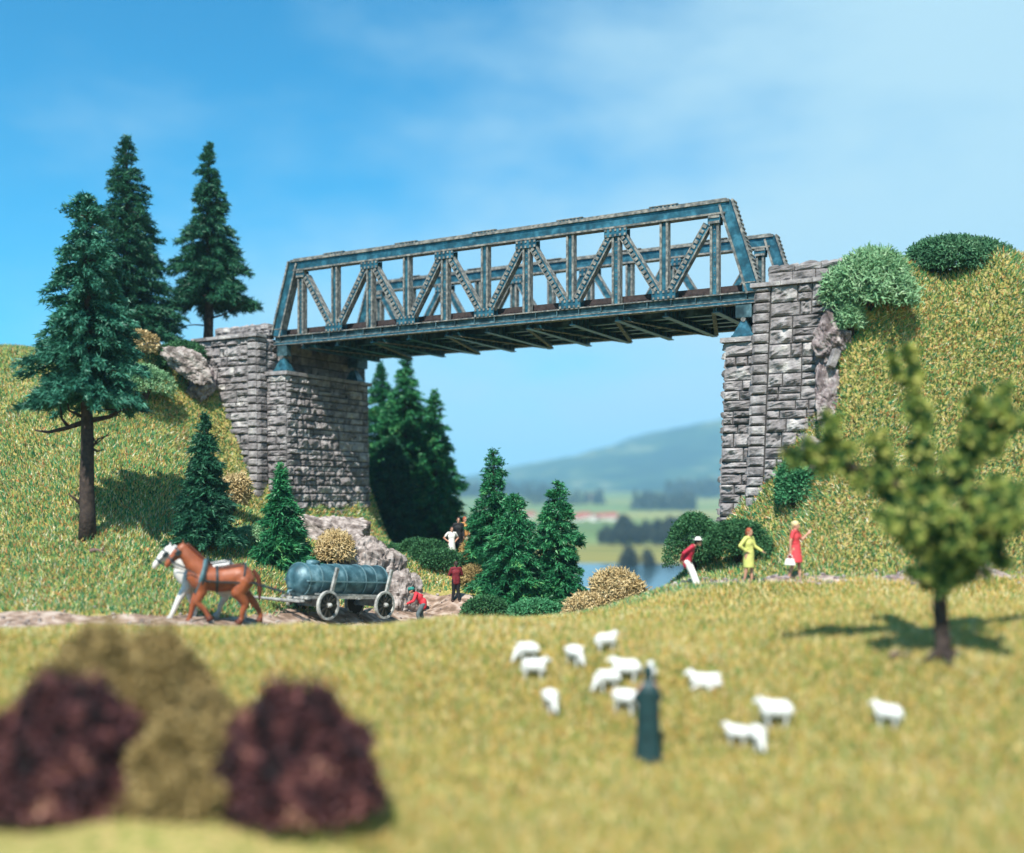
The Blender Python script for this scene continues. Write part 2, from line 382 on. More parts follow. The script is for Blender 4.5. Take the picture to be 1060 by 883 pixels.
def H(X, Y):
    X = np.atleast_1d(np.asarray(X, float)); Y = np.atleast_1d(np.asarray(Y, float))
    Xc = np.clip(X, -34, 32); Yc = np.clip(Y, 8, 62)
    P = np.stack([Xc, Yc], 1); out = np.empty(len(P))
    for i in range(0, len(P), 20000):
        q = P[i:i + 20000]
        out[i:i + 20000] = _k(q, CPA[:, :2]) @ _W[:_n] + _W[_n] + q @ _W[_n + 1:]
    out = np.clip(out, -5, 13.2) + wob(X, Y) * 0.8
    far = -20.4 + 26 * sst((Y - 620) / 1700) + 1.2 * np.sin(X / 130 + 1) * np.sin(Y / 170) * sst((Y - 600) / 300)
    lake = sst((Y - 150) / 40) * (1 - sst((Y - 345 - 14 * np.sin(X / 40)) / 25)) * 1.6
    t = sst((Y - 56) / 70)
    return out * (1 - t) + (far - lake) * t
def h1(x, y): return float(H(x, y)[0])
def on(u, d, dz=0.0):
    """ground point under photo column u at distance d"""
    x = (u - 530) / K * d
    return Vector((x, d, h1(x, d) + dz))

def axis(dense0, dense1, step, lo, hi, g=1.16):
    a = list(np.arange(dense0, dense1 + 1e-6, step)); s = step
    while a[-1] < hi: s *= g; a.append(min(hi, a[-1] + s))
    s = step
    while a[0] > lo: s *= g; a.insert(0, max(lo, a[0] - s))
    return np.array(a)
def grid_mesh(name, xs, ys, hf, m):
    X, Y = np.meshgrid(xs, ys); Z = hf(X.ravel(), Y.ravel())
    nx = len(xs); i = np.arange((len(ys) - 1) * (nx - 1)); r, c = i // (nx - 1), i % (nx - 1)
    a = r * nx + c
    return np_mesh(name, np.stack([X.ravel(), Y.ravel(), Z], 1), np.stack([a, a + 1, a + nx + 1, a + nx], 1), m, True)

def ground_material():
    m = bpy.data.materials.new('ground_turf'); m.use_nodes = True
    N, L = m.node_tree.nodes, m.node_tree.links; b = N['Principled BSDF']; b.inputs['Roughness'].default_value = 0.95
    b.inputs['Specular IOR Level'].default_value = 0.1
    tc = N.new('ShaderNodeTexCoord')
    def noise(sc, det=6):
        n = N.new('ShaderNodeTexNoise'); n.inputs['Scale'].default_value = sc; n.inputs['Detail'].default_value = det
        L.new(tc.outputs['Object'], n.inputs['Vector']); return n.outputs[0]
    def ramp(src, st):
        r = N.new('ShaderNodeValToRGB'); e = r.color_ramp.elements
        while len(e) < len(st): e.new(0.5)
        for i, (p, c) in enumerate(st): e[i].position = p; e[i].color = (*c, 1)
        L.new(src, r.inputs[0]); return r.outputs[0]
    near = ramp(noise(9, 8), [(0.3, (0.10, 0.14, 0.035)), (0.45, (0.26, 0.25, 0.07)), (0.56, (0.42, 0.34, 0.13)), (0.7, (0.30, 0.19, 0.08))])
    vo = N.new('ShaderNodeTexVoronoi'); mp = N.new('ShaderNodeMapping'); mp.inputs['Scale'].default_value = (0.004, 0.011, 0.0)
    L.new(tc.outputs['Object'], mp.inputs[0]); L.new(mp.outputs[0], vo.inputs['Vector']); vo.inputs['Scale'].default_value = 1.0
    sp = N.new('ShaderNodeSeparateColor'); L.new(vo.outputs['Color'], sp.inputs[0])
    far = ramp(sp.outputs[0], [(0.0, (0.10, 0.17, 0.05)), (0.35, (0.20, 0.23, 0.06)), (0.6, (0.13, 0.21, 0.07)), (1.0, (0.30, 0.28, 0.09))])
    f2 = N.new('ShaderNodeMix'); f2.data_type = 'RGBA'; f2.blend_type = 'MULTIPLY'; f2.inputs[0].default_value = 0.5
    L.new(far, f2.inputs[6]); L.new(ramp(noise(0.02, 8), [(0.35, (0.5, 0.55, 0.5)), (0.65, (1, 1, 1))]), f2.inputs[7])
    s2 = N.new('ShaderNodeSeparateXYZ'); L.new(tc.outputs['Object'], s2.inputs[0])
    mr = N.new('ShaderNodeMapRange'); mr.inputs[1].default_value = 55; mr.inputs[2].default_value = 110; L.new(s2.outputs[1], mr.inputs[0])
    mr2 = N.new('ShaderNodeMapRange'); mr2.inputs[1].default_value = 478; mr2.inputs[2].default_value = 500; L.new(s2.outputs[1], mr2.inputs[0])
    band = N.new('ShaderNodeTexNoise'); mpb = N.new('ShaderNodeMapping'); mpb.inputs['Scale'].default_value = (0.004, 0.06, 0.0)
    L.new(tc.outputs['Object'], mpb.inputs[0]); L.new(mpb.outputs[0], band.inputs['Vector']); band.inputs['Scale'].default_value = 1.0
    olive = ramp(band.outputs[0], [(0.35, (0.13, 0.15, 0.035)), (0.5, (0.22, 0.20, 0.05)), (0.62, (0.30, 0.25, 0.07))])
    f3 = N.new('ShaderNodeMix'); f3.data_type = 'RGBA'; L.new(mr2.outputs[0], f3.inputs[0]); L.new(olive, f3.inputs[6]); L.new(f2.outputs[2], f3.inputs[7])
    mx = N.new('ShaderNodeMix'); mx.data_type = 'RGBA'; L.new(mr.outputs[0], mx.inputs[0]); L.new(near, mx.inputs[6]); L.new(f3.outputs[2], mx.inputs[7])
    L.new(mx.outputs[2], b.inputs['Base Color'])
    bp = N.new('ShaderNodeBump'); bp.inputs['Strength'].default_value = 0.8; bp.inputs['Distance'].default_value = 0.08
    L.new(noise(14, 8), bp.inputs['Height']); L.new(bp.outputs[0], b.inputs['Normal'])
    return m
M['ground'] = ground_material()
xs = axis(-24, 22, 0.25, -7500, 7500); ys = axis(9, 62, 0.25, -800, 8200)
tag(link('ground', grid_mesh('ground', xs, ys, H, M['ground'])), kind='structure')

# lake
M['water'] = mat('lake_water', [(0.0, (0.03, 0.075, 0.10)), (1.0, (0.05, 0.11, 0.14))], 0.12, island=False, scale=0.05, bump=0.05, bscale=0.8, spec=0.6)
lv = [(-420, 150, -21), (420, 150, -21), (420, 400, -21), (-420, 400, -21)]
tag(link('lake', np_mesh('lake', lv, [(0, 1, 2, 3)], M['water'])), kind='structure')

# far hills
def hill_material(name, cols):
    return mat(name, cols, 0.95, island=False, scale=0.006, detail=12, spec=0.05)
M['hill'] = hill_material('hill_forest', [(0.25, (0.012, 0.03, 0.016)), (0.5, (0.03, 0.06, 0.025)), (0.60, (0.05, 0.08, 0.03)), (0.67, (0.13, 0.15, 0.07)), (0.72, (0.11, 0.13, 0.06)), (0.78, (0.03, 0.06, 0.025))])
def make_hill(name, cx, cy, rx, ry, hh, seed, base=-5):
    xs_ = np.linspace(-1.25, 1.25, 170); ys_ = np.linspace(-1.25, 1.25, 110)
    def hf(a, b):
        r = np.sqrt(a * a + b * b); z = np.cos(np.clip(r, 0, 1) * math.pi) * 0.5 + 0.5
        n = np.array([mnoise.fractal(Vector((x * 3.2 + seed, y * 3.2, seed)), 0.9, 2.1, 6) for x, y in zip(a, b)])
        return base - 30 * (r > 1) + hh * z * (1 + 0.17 * n) + hh * 0.04 * n
    me = grid_mesh(name, xs_ * rx, ys_ * ry, lambda a, b: hf(a / rx, b / ry), M['hill'])
    o = link(name, me); o.location = (cx, cy, 0)
    return tag(o, kind='structure')
make_hill('hill', 1080, 3300, 1750, 1250, 276, 3.1)
make_hill('hill', -2400, 5200, 2400, 1500, 200, 8.7)
make_hill('hill', 4300, 4800, 2300, 1700, 235, 5.3)
make_hill('hill', -5300, 4300, 1900, 1900, 225, 1.3)

# haze
hz = MB(); hz.box((-7600, -850, -24), (7600, 8300, 345))
hm = bpy.data.materials.new('haze_air'); hm.use_nodes = True
hm.node_tree.nodes.remove(hm.node_tree.nodes['Principled BSDF'])
pv = hm.node_tree.nodes.new('ShaderNodeVolumePrincipled')
pv.inputs['Color'].default_value = (0.37, 0.68, 0.96, 1); pv.inputs['Density'].default_value = 0.00027
pv.inputs['Anisotropy'].default_value = 0.0
hm.node_tree.links.new(pv.outputs[0], hm.node_tree.nodes['Material Output'].inputs['Volume'])
tag(hz.build('haze', hm), kind='stuff')

# road and path: ribbons laid over the ground
def ribbon(name, pts, halfw, m, lift, seed, step=0.3, na=11):
    P = [Vector((x, y)) for x, y in pts]; S = []
    for i in range(len(P) - 1):      # catmull-rom
        p0, p1, p2, p3 = P[max(i - 1, 0)], P[i], P[i + 1], P[min(i + 2, len(P) - 1)]
        n = max(2, int((p2 - p1).length / step))
        for k in range(n):
            t = k / n
            S.append(0.5 * ((2 * p1) + (p2 - p0) * t + (2 * p0 - 5 * p1 + 4 * p2 - p3) * t * t + (3 * p1 - p0 - 3 * p2 + p3) * t ** 3))
    S.append(P[-1]); V = []
    for i, p in enumerate(S):
        d = (S[min(i + 1, len(S) - 1)] - S[max(i - 1, 0)]).normalized(); nrm = Vector((-d.y, d.x))
        wl_ = halfw * (1 + 0.22 * mnoise.noise(Vector((i * 0.13, seed, 0)))); wr_ = halfw * (1 + 0.22 * mnoise.noise(Vector((i * 0.13, seed, 7))))
        for j in range(na):
            a = -1 + 2 * j / (na - 1); q = p + nrm * (a * (wr_ if a > 0 else wl_))
            V.append((q.x, q.y, lift * (1 if 0 < j < na - 1 else -0.5)))
    V = np.array(V); V[:, 2] += H(V[:, 0], V[:, 1])
    F = [(i * na + j, i * na + j + 1, (i + 1) * na + j + 1, (i + 1) * na + j) for i in range(len(S) - 1) for j in range(na - 1)]
    tag(link(name, np_mesh(name, V, F, m, True)), kind='structure')
    return np.array([(p.x, p.y) for p in S])
M['dirt'] = mat('dirt_road', [(0.2, (0.15, 0.10, 0.07)), (0.5, (0.29, 0.20, 0.15)), (0.8, (0.44, 0.35, 0.29))], 0.95, island=False, scale=2.5, detail=12, bump=0.8, bscale=12)
M['path'] = mat('path_earth', [(0.2, (0.20, 0.14, 0.13)), (0.5, (0.36, 0.28, 0.25)), (0.8, (0.55, 0.44, 0.38))], 0.95, island=False, scale=3, detail=12, bump=0.9, bscale=12)
def ux(u, d): return ((u - 530) / K * d, d)
ROAD = ribbon('road', [ux(-500, 28.5), ux(-100, 29), ux(80, 29.6), ux(220, 30.4), ux(290, 32.5), ux(350, 35.2), ux(400, 38), ux(440, 40.5), ux(458, 42.2), ux(468, 43.2)], 1.45, M['dirt'], 0.05, 1.0)
PATH = ribbon('path', [ux(640, 36.5), ux(690, 33.9), ux(720, 33.0), ux(770, 32.5), ux(820, 31.8), ux(900, 31.5), ux(1045, 31.3), ux(1300, 31.2)], 0.5, M['path'], 0.05, 4.0)

# loose stones along the path edge and on the gravel of the bend
def pebbles(name, pts, n, spread, r0, r1, m, seed):
    g = np.random.default_rng(seed); mb = MB()
    for _ in range(n):
        i = g.integers(0, len(pts)); p = pts[i] + g.normal(0, spread, 2); r = g.uniform(r0, r1)
        q = (p[0], p[1], h1(p[0], p[1]) + 0.05 + r * 0.2)
        mb.sphere(q, (r * g.uniform(.7, 1.3), r * g.uniform(.7, 1.2), r * g.uniform(.5, .9)), seg=6, rot=Matrix.Rotation(g.uniform(0, 6), 3, 'Z') @ Matrix.Rotation(g.uniform(-.5, .5), 3, 'X'))
    return tag(mb.build(name, m), kind='stuff')
pebbles('path_gravel', PATH, 260, 0.35, 0.03, 0.11, M['rock_lilac'], 5)
pebbles('road_gravel', ROAD, 420, 0.7, 0.02, 0.08, M['rock'], 6)

# ------------------------------------------------------------------ turf fibres
def blades(name, n, mname, cols, lo, hi, wpx, region, seed, kindlabel='stuff', patch=0.45):
    g = np.random.default_rng(seed)
    P = region(g, n)
    X, Y = P[:, 0], P[:, 1]
    Z = HF(X, Y)
    m = len(X); L = g.uniform(lo, hi, m); az = g.uniform(0, 2 * math.pi, m); tilt = np.abs(g.normal(0.75, 0.45, m))
    e = 0.1
    gx, gy = (HF(X + e, Y) - Z) / e, (HF(X, Y + e) - Z) / e
    nv = np.stack([-gx, -gy, np.ones(m)], 1); nv /= np.linalg.norm(nv, axis=1)[:, None]
    d = np.stack([np.cos(az) * np.sin(tilt), np.sin(az) * np.sin(tilt), np.cos(tilt)], 1)
    d = d + nv * 0.9 - np.array([0, 0, 0.35]); d /= np.linalg.norm(d, axis=1)[:, None]
    w = wpx * (0.012 + 0.00095 * Y)
    sd = np.cross(d, g.normal(0, 1, (m, 3))); sd /= np.linalg.norm(sd, axis=1)[:, None]
    b = np.stack([X, Y, Z - 0.01], 1)
    V = np.empty((m, 3, 3)); V[:, 0] = b - sd * w[:, None] / 2; V[:, 1] = b + sd * w[:, None] / 2; V[:, 2] = b + d * L[:, None]
    mt = mat(mname, cols, 0.8, island=True, scale=patch, detail=3, const=True, trans=0.18, mixw=0.24, spec=0.15)
    return tag(link(name, np_mesh(name, V.reshape(-1, 3), np.arange(m * 3).reshape(-1, 3), mt)), kind=kindlabel)
def keep_off(P, line, w, g):
    d2 = np.full(len(P), 1e9)
    for q in line[::5]: d2 = np.minimum(d2, ((P - q) ** 2).sum(1))
    return np.sqrt(d2) > w * g.uniform(0.8, 1.1, len(P))
_gx, _gy = np.arange(-36, 36.01, .2), np.arange(9, 60.01, .2)
_GZ = H(*[q.ravel() for q in np.meshgrid(_gx, _gy)]).reshape(len(_gy), len(_gx))
def HF(X, Y):
    fx = np.clip((X + 36) / .2, 0, len(_gx) - 1.001); fy = np.clip((Y - 9) / .2, 0, len(_gy) - 1.001)
    i, j = fx.astype(int), fy.astype(int); a, b = fx - i, fy - j
    return (_GZ[j, i] * (1 - a) + _GZ[j, i + 1] * a) * (1 - b) + (_GZ[j + 1, i] * (1 - a) + _GZ[j + 1, i + 1] * a) * b
def turf_region(g, n):
    out = []
    while sum(len(o) for o in out) < n:
        Y = 13 + 44 * g.random(200000) ** 1.15
        X = (g.uniform(-320, 1380, 200000) - 530) / K * Y
        P = np.stack([X, Y], 1)
        # cover by surface area and thin out with distance
        e = 0.2; Z = HF(X, Y); sl = np.sqrt(1 + ((HF(X + e, Y) - Z) / e) ** 2 + ((HF(X, Y + e) - Z) / e) ** 2)
        dens = np.minimum(sl, 3.2) / 3.2 * Y * (1.0 / (1 + (Y / 26.0) ** 2)) / 13.5
        k = g.random(200000) < dens
        bx, by = to_bridge(X, Y)
        k &= ~((np.abs(bx) > 10.5) & (np.abs(bx) < 14.8) & (by > -0.4) & (by < 6.5))
        gap = (bx > -11.5) & (bx < 10.0) & (by > -6.5) & (X < 2.2) & (X > -9)
        k &= ~(gap & (g.random(200000) < 0.10))
        k &= keep_off(P, ROAD, 1.45, g) & keep_off(P, PATH, 0.5, g)
        out.append(P[k])
    return np.concatenate(out)[:n]
FIB_MEADOW = [(0.0, (0.05, 0.15, 0.045)), (0.13, (0.15, 0.29, 0.07)), (0.26, (0.40, 0.36, 0.09)), (0.40, (0.64, 0.46, 0.14)), (0.61, (0.78, 0.66, 0.34)), (0.74, (0.54, 0.28, 0.09)), (0.82, (0.15, 0.30, 0.10)), (0.90, (0.86, 0.79, 0.55))]
def is_meadow(P): return (P[:, 1] < 31.0 + np.where(P[:, 0] > 4, 0.6, 0.0)) & ~((P[:, 0] < -1.5) & (P[:, 1] > 28.5))
def meadow_region(g, n):
    P = turf_region(g, int(n * 2.2)); P = P[is_meadow(P)]; return P[:n]
def slope_region(g, n):
    P = turf_region(g, int(n * 2.4)); P = P[~is_meadow(P)]; return P[:n]
blades('grass', 470000, 'meadow_fibres', FIB_MEADOW, 0.09, 0.24, 1.0, meadow_region, 21, patch=0.25)
blades('grass', 640000, 'slope_fibres', FIB, 0.10, 0.25, 0.95, slope_region, 22)

# ------------------------------------------------------------------ masonry
def masonry(mb, q, course, width, depth=0.09, rough=0.05, gap=0.042, seed=0, fixed=False, mi=0, G=6):
    """rusticated stones on the bilinear face q = (bottom left, bottom right, top right, top left) seen from outside"""
    g = random.Random(seed)
    q = [Vector(p) for p in q]
    def S(a, b): return (q[0] * (1 - a) + q[1] * a) * (1 - b) + (q[3] * (1 - a) + q[2] * a) * b
    nrm = (q[1] - q[0]).cross(q[3] - q[0]).normalized()
    Wd = ((q[1] - q[0]).length + (q[2] - q[3]).length) / 2; Hh = ((q[3] - q[0]).length + (q[2] - q[1]).length) / 2
    y = 0.0
    while y < Hh - 0.02:
        hgt = course if fixed else course * g.uniform(0.62, 1.35)
        if Hh - (y + hgt) < course * 0.45: hgt = Hh - y
        x = 0.0
        while x < Wd - 0.02:
            wd = Wd if fixed and width >= Wd else width * g.uniform(0.5, 1.55)
            if Wd - (x + wd) < width * 0.4: wd = Wd - x
            sub = [(y, hgt)]
            if not fixed and hgt > course * 1.05 and g.random() < 0.35: sub = [(y, hgt * 0.5), (y + hgt * 0.5, hgt * 0.5)]
            for (ys_, hs) in sub:
                dp = depth * 1.3 * g.uniform(0.5, 1.3); sd = g.uniform(0, 99); tx, ty = g.uniform(-.5, .5) * rough, g.uniform(-.5, .5) * rough
                a0, a1 = (x + gap / 2) / Wd, (x + wd - gap / 2) / Wd; b0, b1 = (ys_ + gap / 2) / Hh, (ys_ + hs - gap / 2) / Hh
                V, F = [], []
                for j in range(G + 1):
                    for i in range(G + 1):
                        s, t = i / G, j / G
                        edge = min(s, 1 - s) * wd, min(t, 1 - t) * hs
                        e = min(edge); pil = min(1.0, e / 0.055) ** 0.6
                        p = S(a0 + (a1 - a0) * s, b0 + (b1 - b0) * t)
                        nz = mnoise.fractal(p * 3.4 + Vector((sd, 0, 0)), 0.7, 2.2, 4)
                        rd = mnoise.noise(p * 1.9 + Vector((0, sd, 0)))
                        V.append(p + nrm * ((dp + rough * (nz * 1.5 + rd * 1.0) + tx * (s - .5) + ty * (t - .5)) * (0.25 + 0.75 * pil) - 0.0))
                for j in range(G):
                    for i in range(G):
                        k = j * (G + 1) + i; F.append((k, k + 1, k + G + 2, k + G + 1))
                ring = [i for i in range(G + 1)] + [(j + 1) * (G + 1) - 1 for j in range(1, G + 1)] + [G * (G + 1) + i for i in range(G - 1, -1, -1)] + [j * (G + 1) for j in range(G - 1, 0, -1)]
                base = len(V); n = len(ring)
                for r_ in ring:
                    s, t = (r_ % (G + 1)) / G, (r_ // (G + 1)) / G
                    V.append(S(a0 + (a1 - a0) * s, b0 + (b1 - b0) * t) - nrm * 0.05)
                for i in range(n):
                    j = (i + 1) % n; F.append((ring[j], ring[i], base + i, base + j))
                mb.add(V, F, mi)
            x += wd
        y += hgt

ZT = EYE + 7.42        # girder top
def quad_prism(mb, b, t, mi=0):   # b,t : 4 corners each
    mb.hexa([*b, *t], mi)

def abutment(sgn, label):
    """sgn -1 left bank, +1 right bank; local frame = bridge frame"""
    root = empty('stone_abutment', BO, YAW)
    tag(root, label, 'bridge abutment', 'stone abutments of the bridge')
    zb = 0.2 if sgn > 0 else 1.6
    bt, bb = (0.0, 0.35) if sgn > 0 else (0.0, 0.05)     # batter of the inner face
    i1, i0 = 11.85, 11.85 - bb - 0.1                     # inner face at top / at base
    xo = 14.75 if sgn > 0 else 15.9                      # outer end
    y0, y1 = -1.05, 7.25; zt = 11.32
    s = sgn
    def P(x, y, z): return Vector((s * x, y, z))
    def face(a, b, c, d): return (a, b, c, d) if s > 0 else (b, a, d, c)
    # core of mortar, standing 5 cm behind the stone faces
    core = MB(); e = 0.02
    core.hexa([P(i0 + e, y0 + e, zb), P(xo, y0 + e, zb), P(xo, y1 - e, zb), P(i0 + e, y1 - e, zb), P(i1 + e, y0 + e, zt), P(xo, y0 + e, zt), P(xo, y1 - e, zt), P(i1 + e, y1 - e, zt)])
    mort = core.build('mortar_core', M['mortar'], root)
    qw = 0.56
    f = MB()
    masonry(f, face(P(i0 + qw, y0, zb), P(xo, y0, zb), P(xo, y0, zt), P(i1 + qw, y0, zt)), 0.44, 0.8, 0.08, 0.075, 0.05, seed=11 + s)
    f.build('wing_wall', M['stone'], root)
    inn = MB()
    masonry(inn, face(P(i0, y1 - 0.6, zb), P(i0, y0 + 0.62, zb), P(i1, y0 + 0.62, zt), P(i1, y1 - 0.6, zt)), 0.46, 0.85, 0.07, 0.06, 0.045, seed=31 + s)
    inn.build('inner_wall', M['stone'], root)
    qn = MB()
    masonry(qn, face(P(i0 - 0.03, y0 - 0.06, zb), P(i0 + qw, y0 - 0.06, zb), P(i1 + qw, y0 - 0.06, zt), P(i1 - 0.03, y0 - 0.06, zt)), 0.365, 9, 0.07, 0.018, 0.055, seed=51 + s, fixed=True)
    masonry(qn, face(P(i0 - 0.03, y0 + 0.6, zb), P(i0 - 0.03, y0 - 0.06, zb), P(i1 - 0.03, y0 - 0.06, zt), P(i1 - 0.03, y0 + 0.6, zt)), 0.365, 9, 0.07, 0.018, 0.055, seed=71 + s, fixed=True)
    qn.build('quoin', M['stone'], root)
    far = MB()
    masonry(far, face(P(xo, y1, zb), P(i0, y1, zb), P(i1, y1, zt), P(xo, y1, zt)), 0.5, 0.9, 0.07, 0.06, 0.05, seed=91 + s)
    far.build('wing_wall', M['stone'], root)
    cpg, cpr = MB(), MB()
    g = random.Random(5 + s); x = i1 - 0.16
    while x < xo:
        w = g.uniform(0.7, 1.2); w = min(w, xo + 0.05 - x)
        if w < 0.1: break
        cpg.hexa([P(x, y0 - 0.22, zt), P(x + w - .02, y0 - 0.2, zt), P(x + w - .02, y0 + 0.5, zt), P(x, y0 + 0.5, zt), P(x, y0 - 0.2, zt + .15), P(x + w - .02, y0 - 0.21, zt + .14), P(x + w - .02, y0 + .5, zt + .15), P(x, y0 + .5, zt + .15)])
        cpr.hexa([P(x, y1 - 0.5, zt), P(x + w - .02, y1 - 0.5, zt), P(x + w - .02, y1 + 0.2, zt), P(x, y1 + 0.2, zt), P(x, y1 - 0.5, zt + .15), P(x + w - .02, y1 - .5, zt + .15), P(x + w - .02, y1 + .2, zt + .15), P(x, y1 + .2, zt + .15)])
        x += w
    cpg.build('coping', M['stone'], root); cpr.build('coping', M['stone'], root)
    # parapet: low rough wall set back from the edge
    zp = zt + 0.15; ph = 0.56
    for yy in (y0 + 0.02, y1 - 0.45):
        pa = MB()
        xa, xb = i1 + 0.45, xo + 0.6
        if s < 0: xa, xb, yy = i1 + 0.05, xo - 0.5, yy + (0.85 if yy < 1 else -0.85)
        pa.hexa([P(xa + .03, yy + .03, zp - .1), P(xb - .03, yy + .03, zp - .1), P(xb - .03, yy + .4, zp - .1), P(xa + .03, yy + .4, zp - .1), P(xa + .03, yy + .03, zp + ph - .04), P(xb - .03, yy + .03, zp + ph - .04), P(xb - .03, yy + .4, zp + ph - .04), P(xa + .03, yy + .4, zp + ph - .04)], 1)
        masonry(pa, face(P(xa, yy, zp), P(xb, yy, zp), P(xb, yy, zp + ph), P(xa, yy, zp + ph)), 0.28, 0.62, 0.05, 0.06, 0.03, seed=int(7 + s + yy), G=4)
        masonry(pa, face(P(xa, yy + .43, zp), P(xa, yy, zp), P(xa, yy, zp + ph), P(xa, yy + .43, zp + ph)), 0.28, 0.5, 0.05, 0.05, 0.03, seed=int(9 + s + yy), G=4)
        masonry(pa, face(P(xa, yy, zp + ph), P(xb, yy, zp + ph), P(xb, yy + .43, zp + ph), P(xa, yy + .43, zp + ph)), 0.43, 0.6, 0.05, 0.05, 0.03, seed=int(8 + s + yy), fixed=False, G=4)
        pa.build('parapet', [M['stone'], M['mortar']], root)
    # pier carrying the bearings
    p1, p0 = 10.55, 10.2 if s > 0 else 10.42
    yp0, yp1 = -0.5, 5.78; zpt = 9.52
    bl = 0.30 if s > 0 else 0.06
    pr = MB()
    pr.hexa([P(p0 + e, yp0 + e, zb), P(i0 - .08, yp0 + e, zb), P(i0 - .08, yp1 - e, zb), P(p0 + e, yp1 - e, zb), P(p1 + e, yp0 + e, zpt), P(i1 - .08, yp0 + e, zpt), P(i1 - .08, yp1 - e, zpt), P(p1 + e, yp1 - e, zpt)], 1)
    masonry(pr, face(P(p0, yp0, zb), P(i0 - .1, yp0, zb), P(i1 - .1, yp0, zpt), P(p1, yp0, zpt)), 0.40, 0.66, 0.07, 0.075, 0.05, seed=131 + s)
    masonry(pr, face(P(p0, yp1, zb), P(p0, yp0, zb), P(p1, yp0, zpt), P(p1, yp1, zpt)), 0.40, 0.66, 0.07, 0.075, 0.05, seed=151 + s)
    masonry(pr, face(P(i0 - .1, yp1, zb), P(p0, yp1, zb), P(p1, yp1, zpt), P(i1 - .1, yp1, zpt)), 0.40, 0.7, 0.07, 0.075, 0.05, seed=171 + s)
    pier = pr.build('pier', [M['stone'], M['mortar']], root)
    ct = MB()
    ct.hexa([P(p1 - .16, yp0 - .16, zpt), P(i1 - .12, yp0 - .16, zpt), P(i1 - .12, yp1 + .16, zpt), P(p1 - .16, yp1 + .16, zpt), P(p1 - .16, yp0 - .16, zpt + .17), P(i1 - .12, yp0 - .16, zpt + .17), P(i1 - .12, yp1 + .16, zpt + .17), P(p1 - .16, yp1 + .16, zpt + .17)])
    ct.build('bearing_shelf', M['stone'], pier)
    return root
abutment(-1, 'grey rubble stone abutment with stepped pier on the left bank, half in bridge shadow')
abutment(1, 'grey rubble stone abutment sunlit below the right hillside, tall quoin edge towards the gap')

# ------------------------------------------------------------------ bridge
br = empty('truss_bridge', BO, YAW)
tag(br, 'weathered blue grey steel box truss railway bridge spanning the gap between both stone abutments', 'bridge')
HT, WD = 3.50, 6.1          # truss height over girder top, truss spacing
MS = [M['steel'], M['steel_worn'], M['steel_dark']]
XE = 11.62                  # half length
def rivets(mb, a, b, n, w, dep, side, off, mi=1):
    a, b = Vector(a), Vector(b)
    for i in range(n):
        p = a + (b - a) * ((i + 0.5) / n); ax = (b - a).normalized()
        mb.bar(p - ax * w * 0.5, p + ax * w * 0.5, w * 1.15, dep, side, mi, off)
def channel(mb, a, b, w, t, out, web=0.03, lip=0.055):
    """H section seen from the side: worn flanges on both edges, blue web set back between them"""
    mb.bar(a, b, w - 2 * lip + 0.02, web, (0, 1, 0), 0, (0, out * (t / 2 - 0.085)))
    mb.bar(a, b, w - 2 * lip + 0.02, web, (0, 1, 0), 2, (0, -out * (t / 2 - 0.085)))
    for sg in (-1, 1): mb.bar(a, b, lip, t, (0, 1, 0), 1, (sg * (w / 2 - lip / 2), 0))
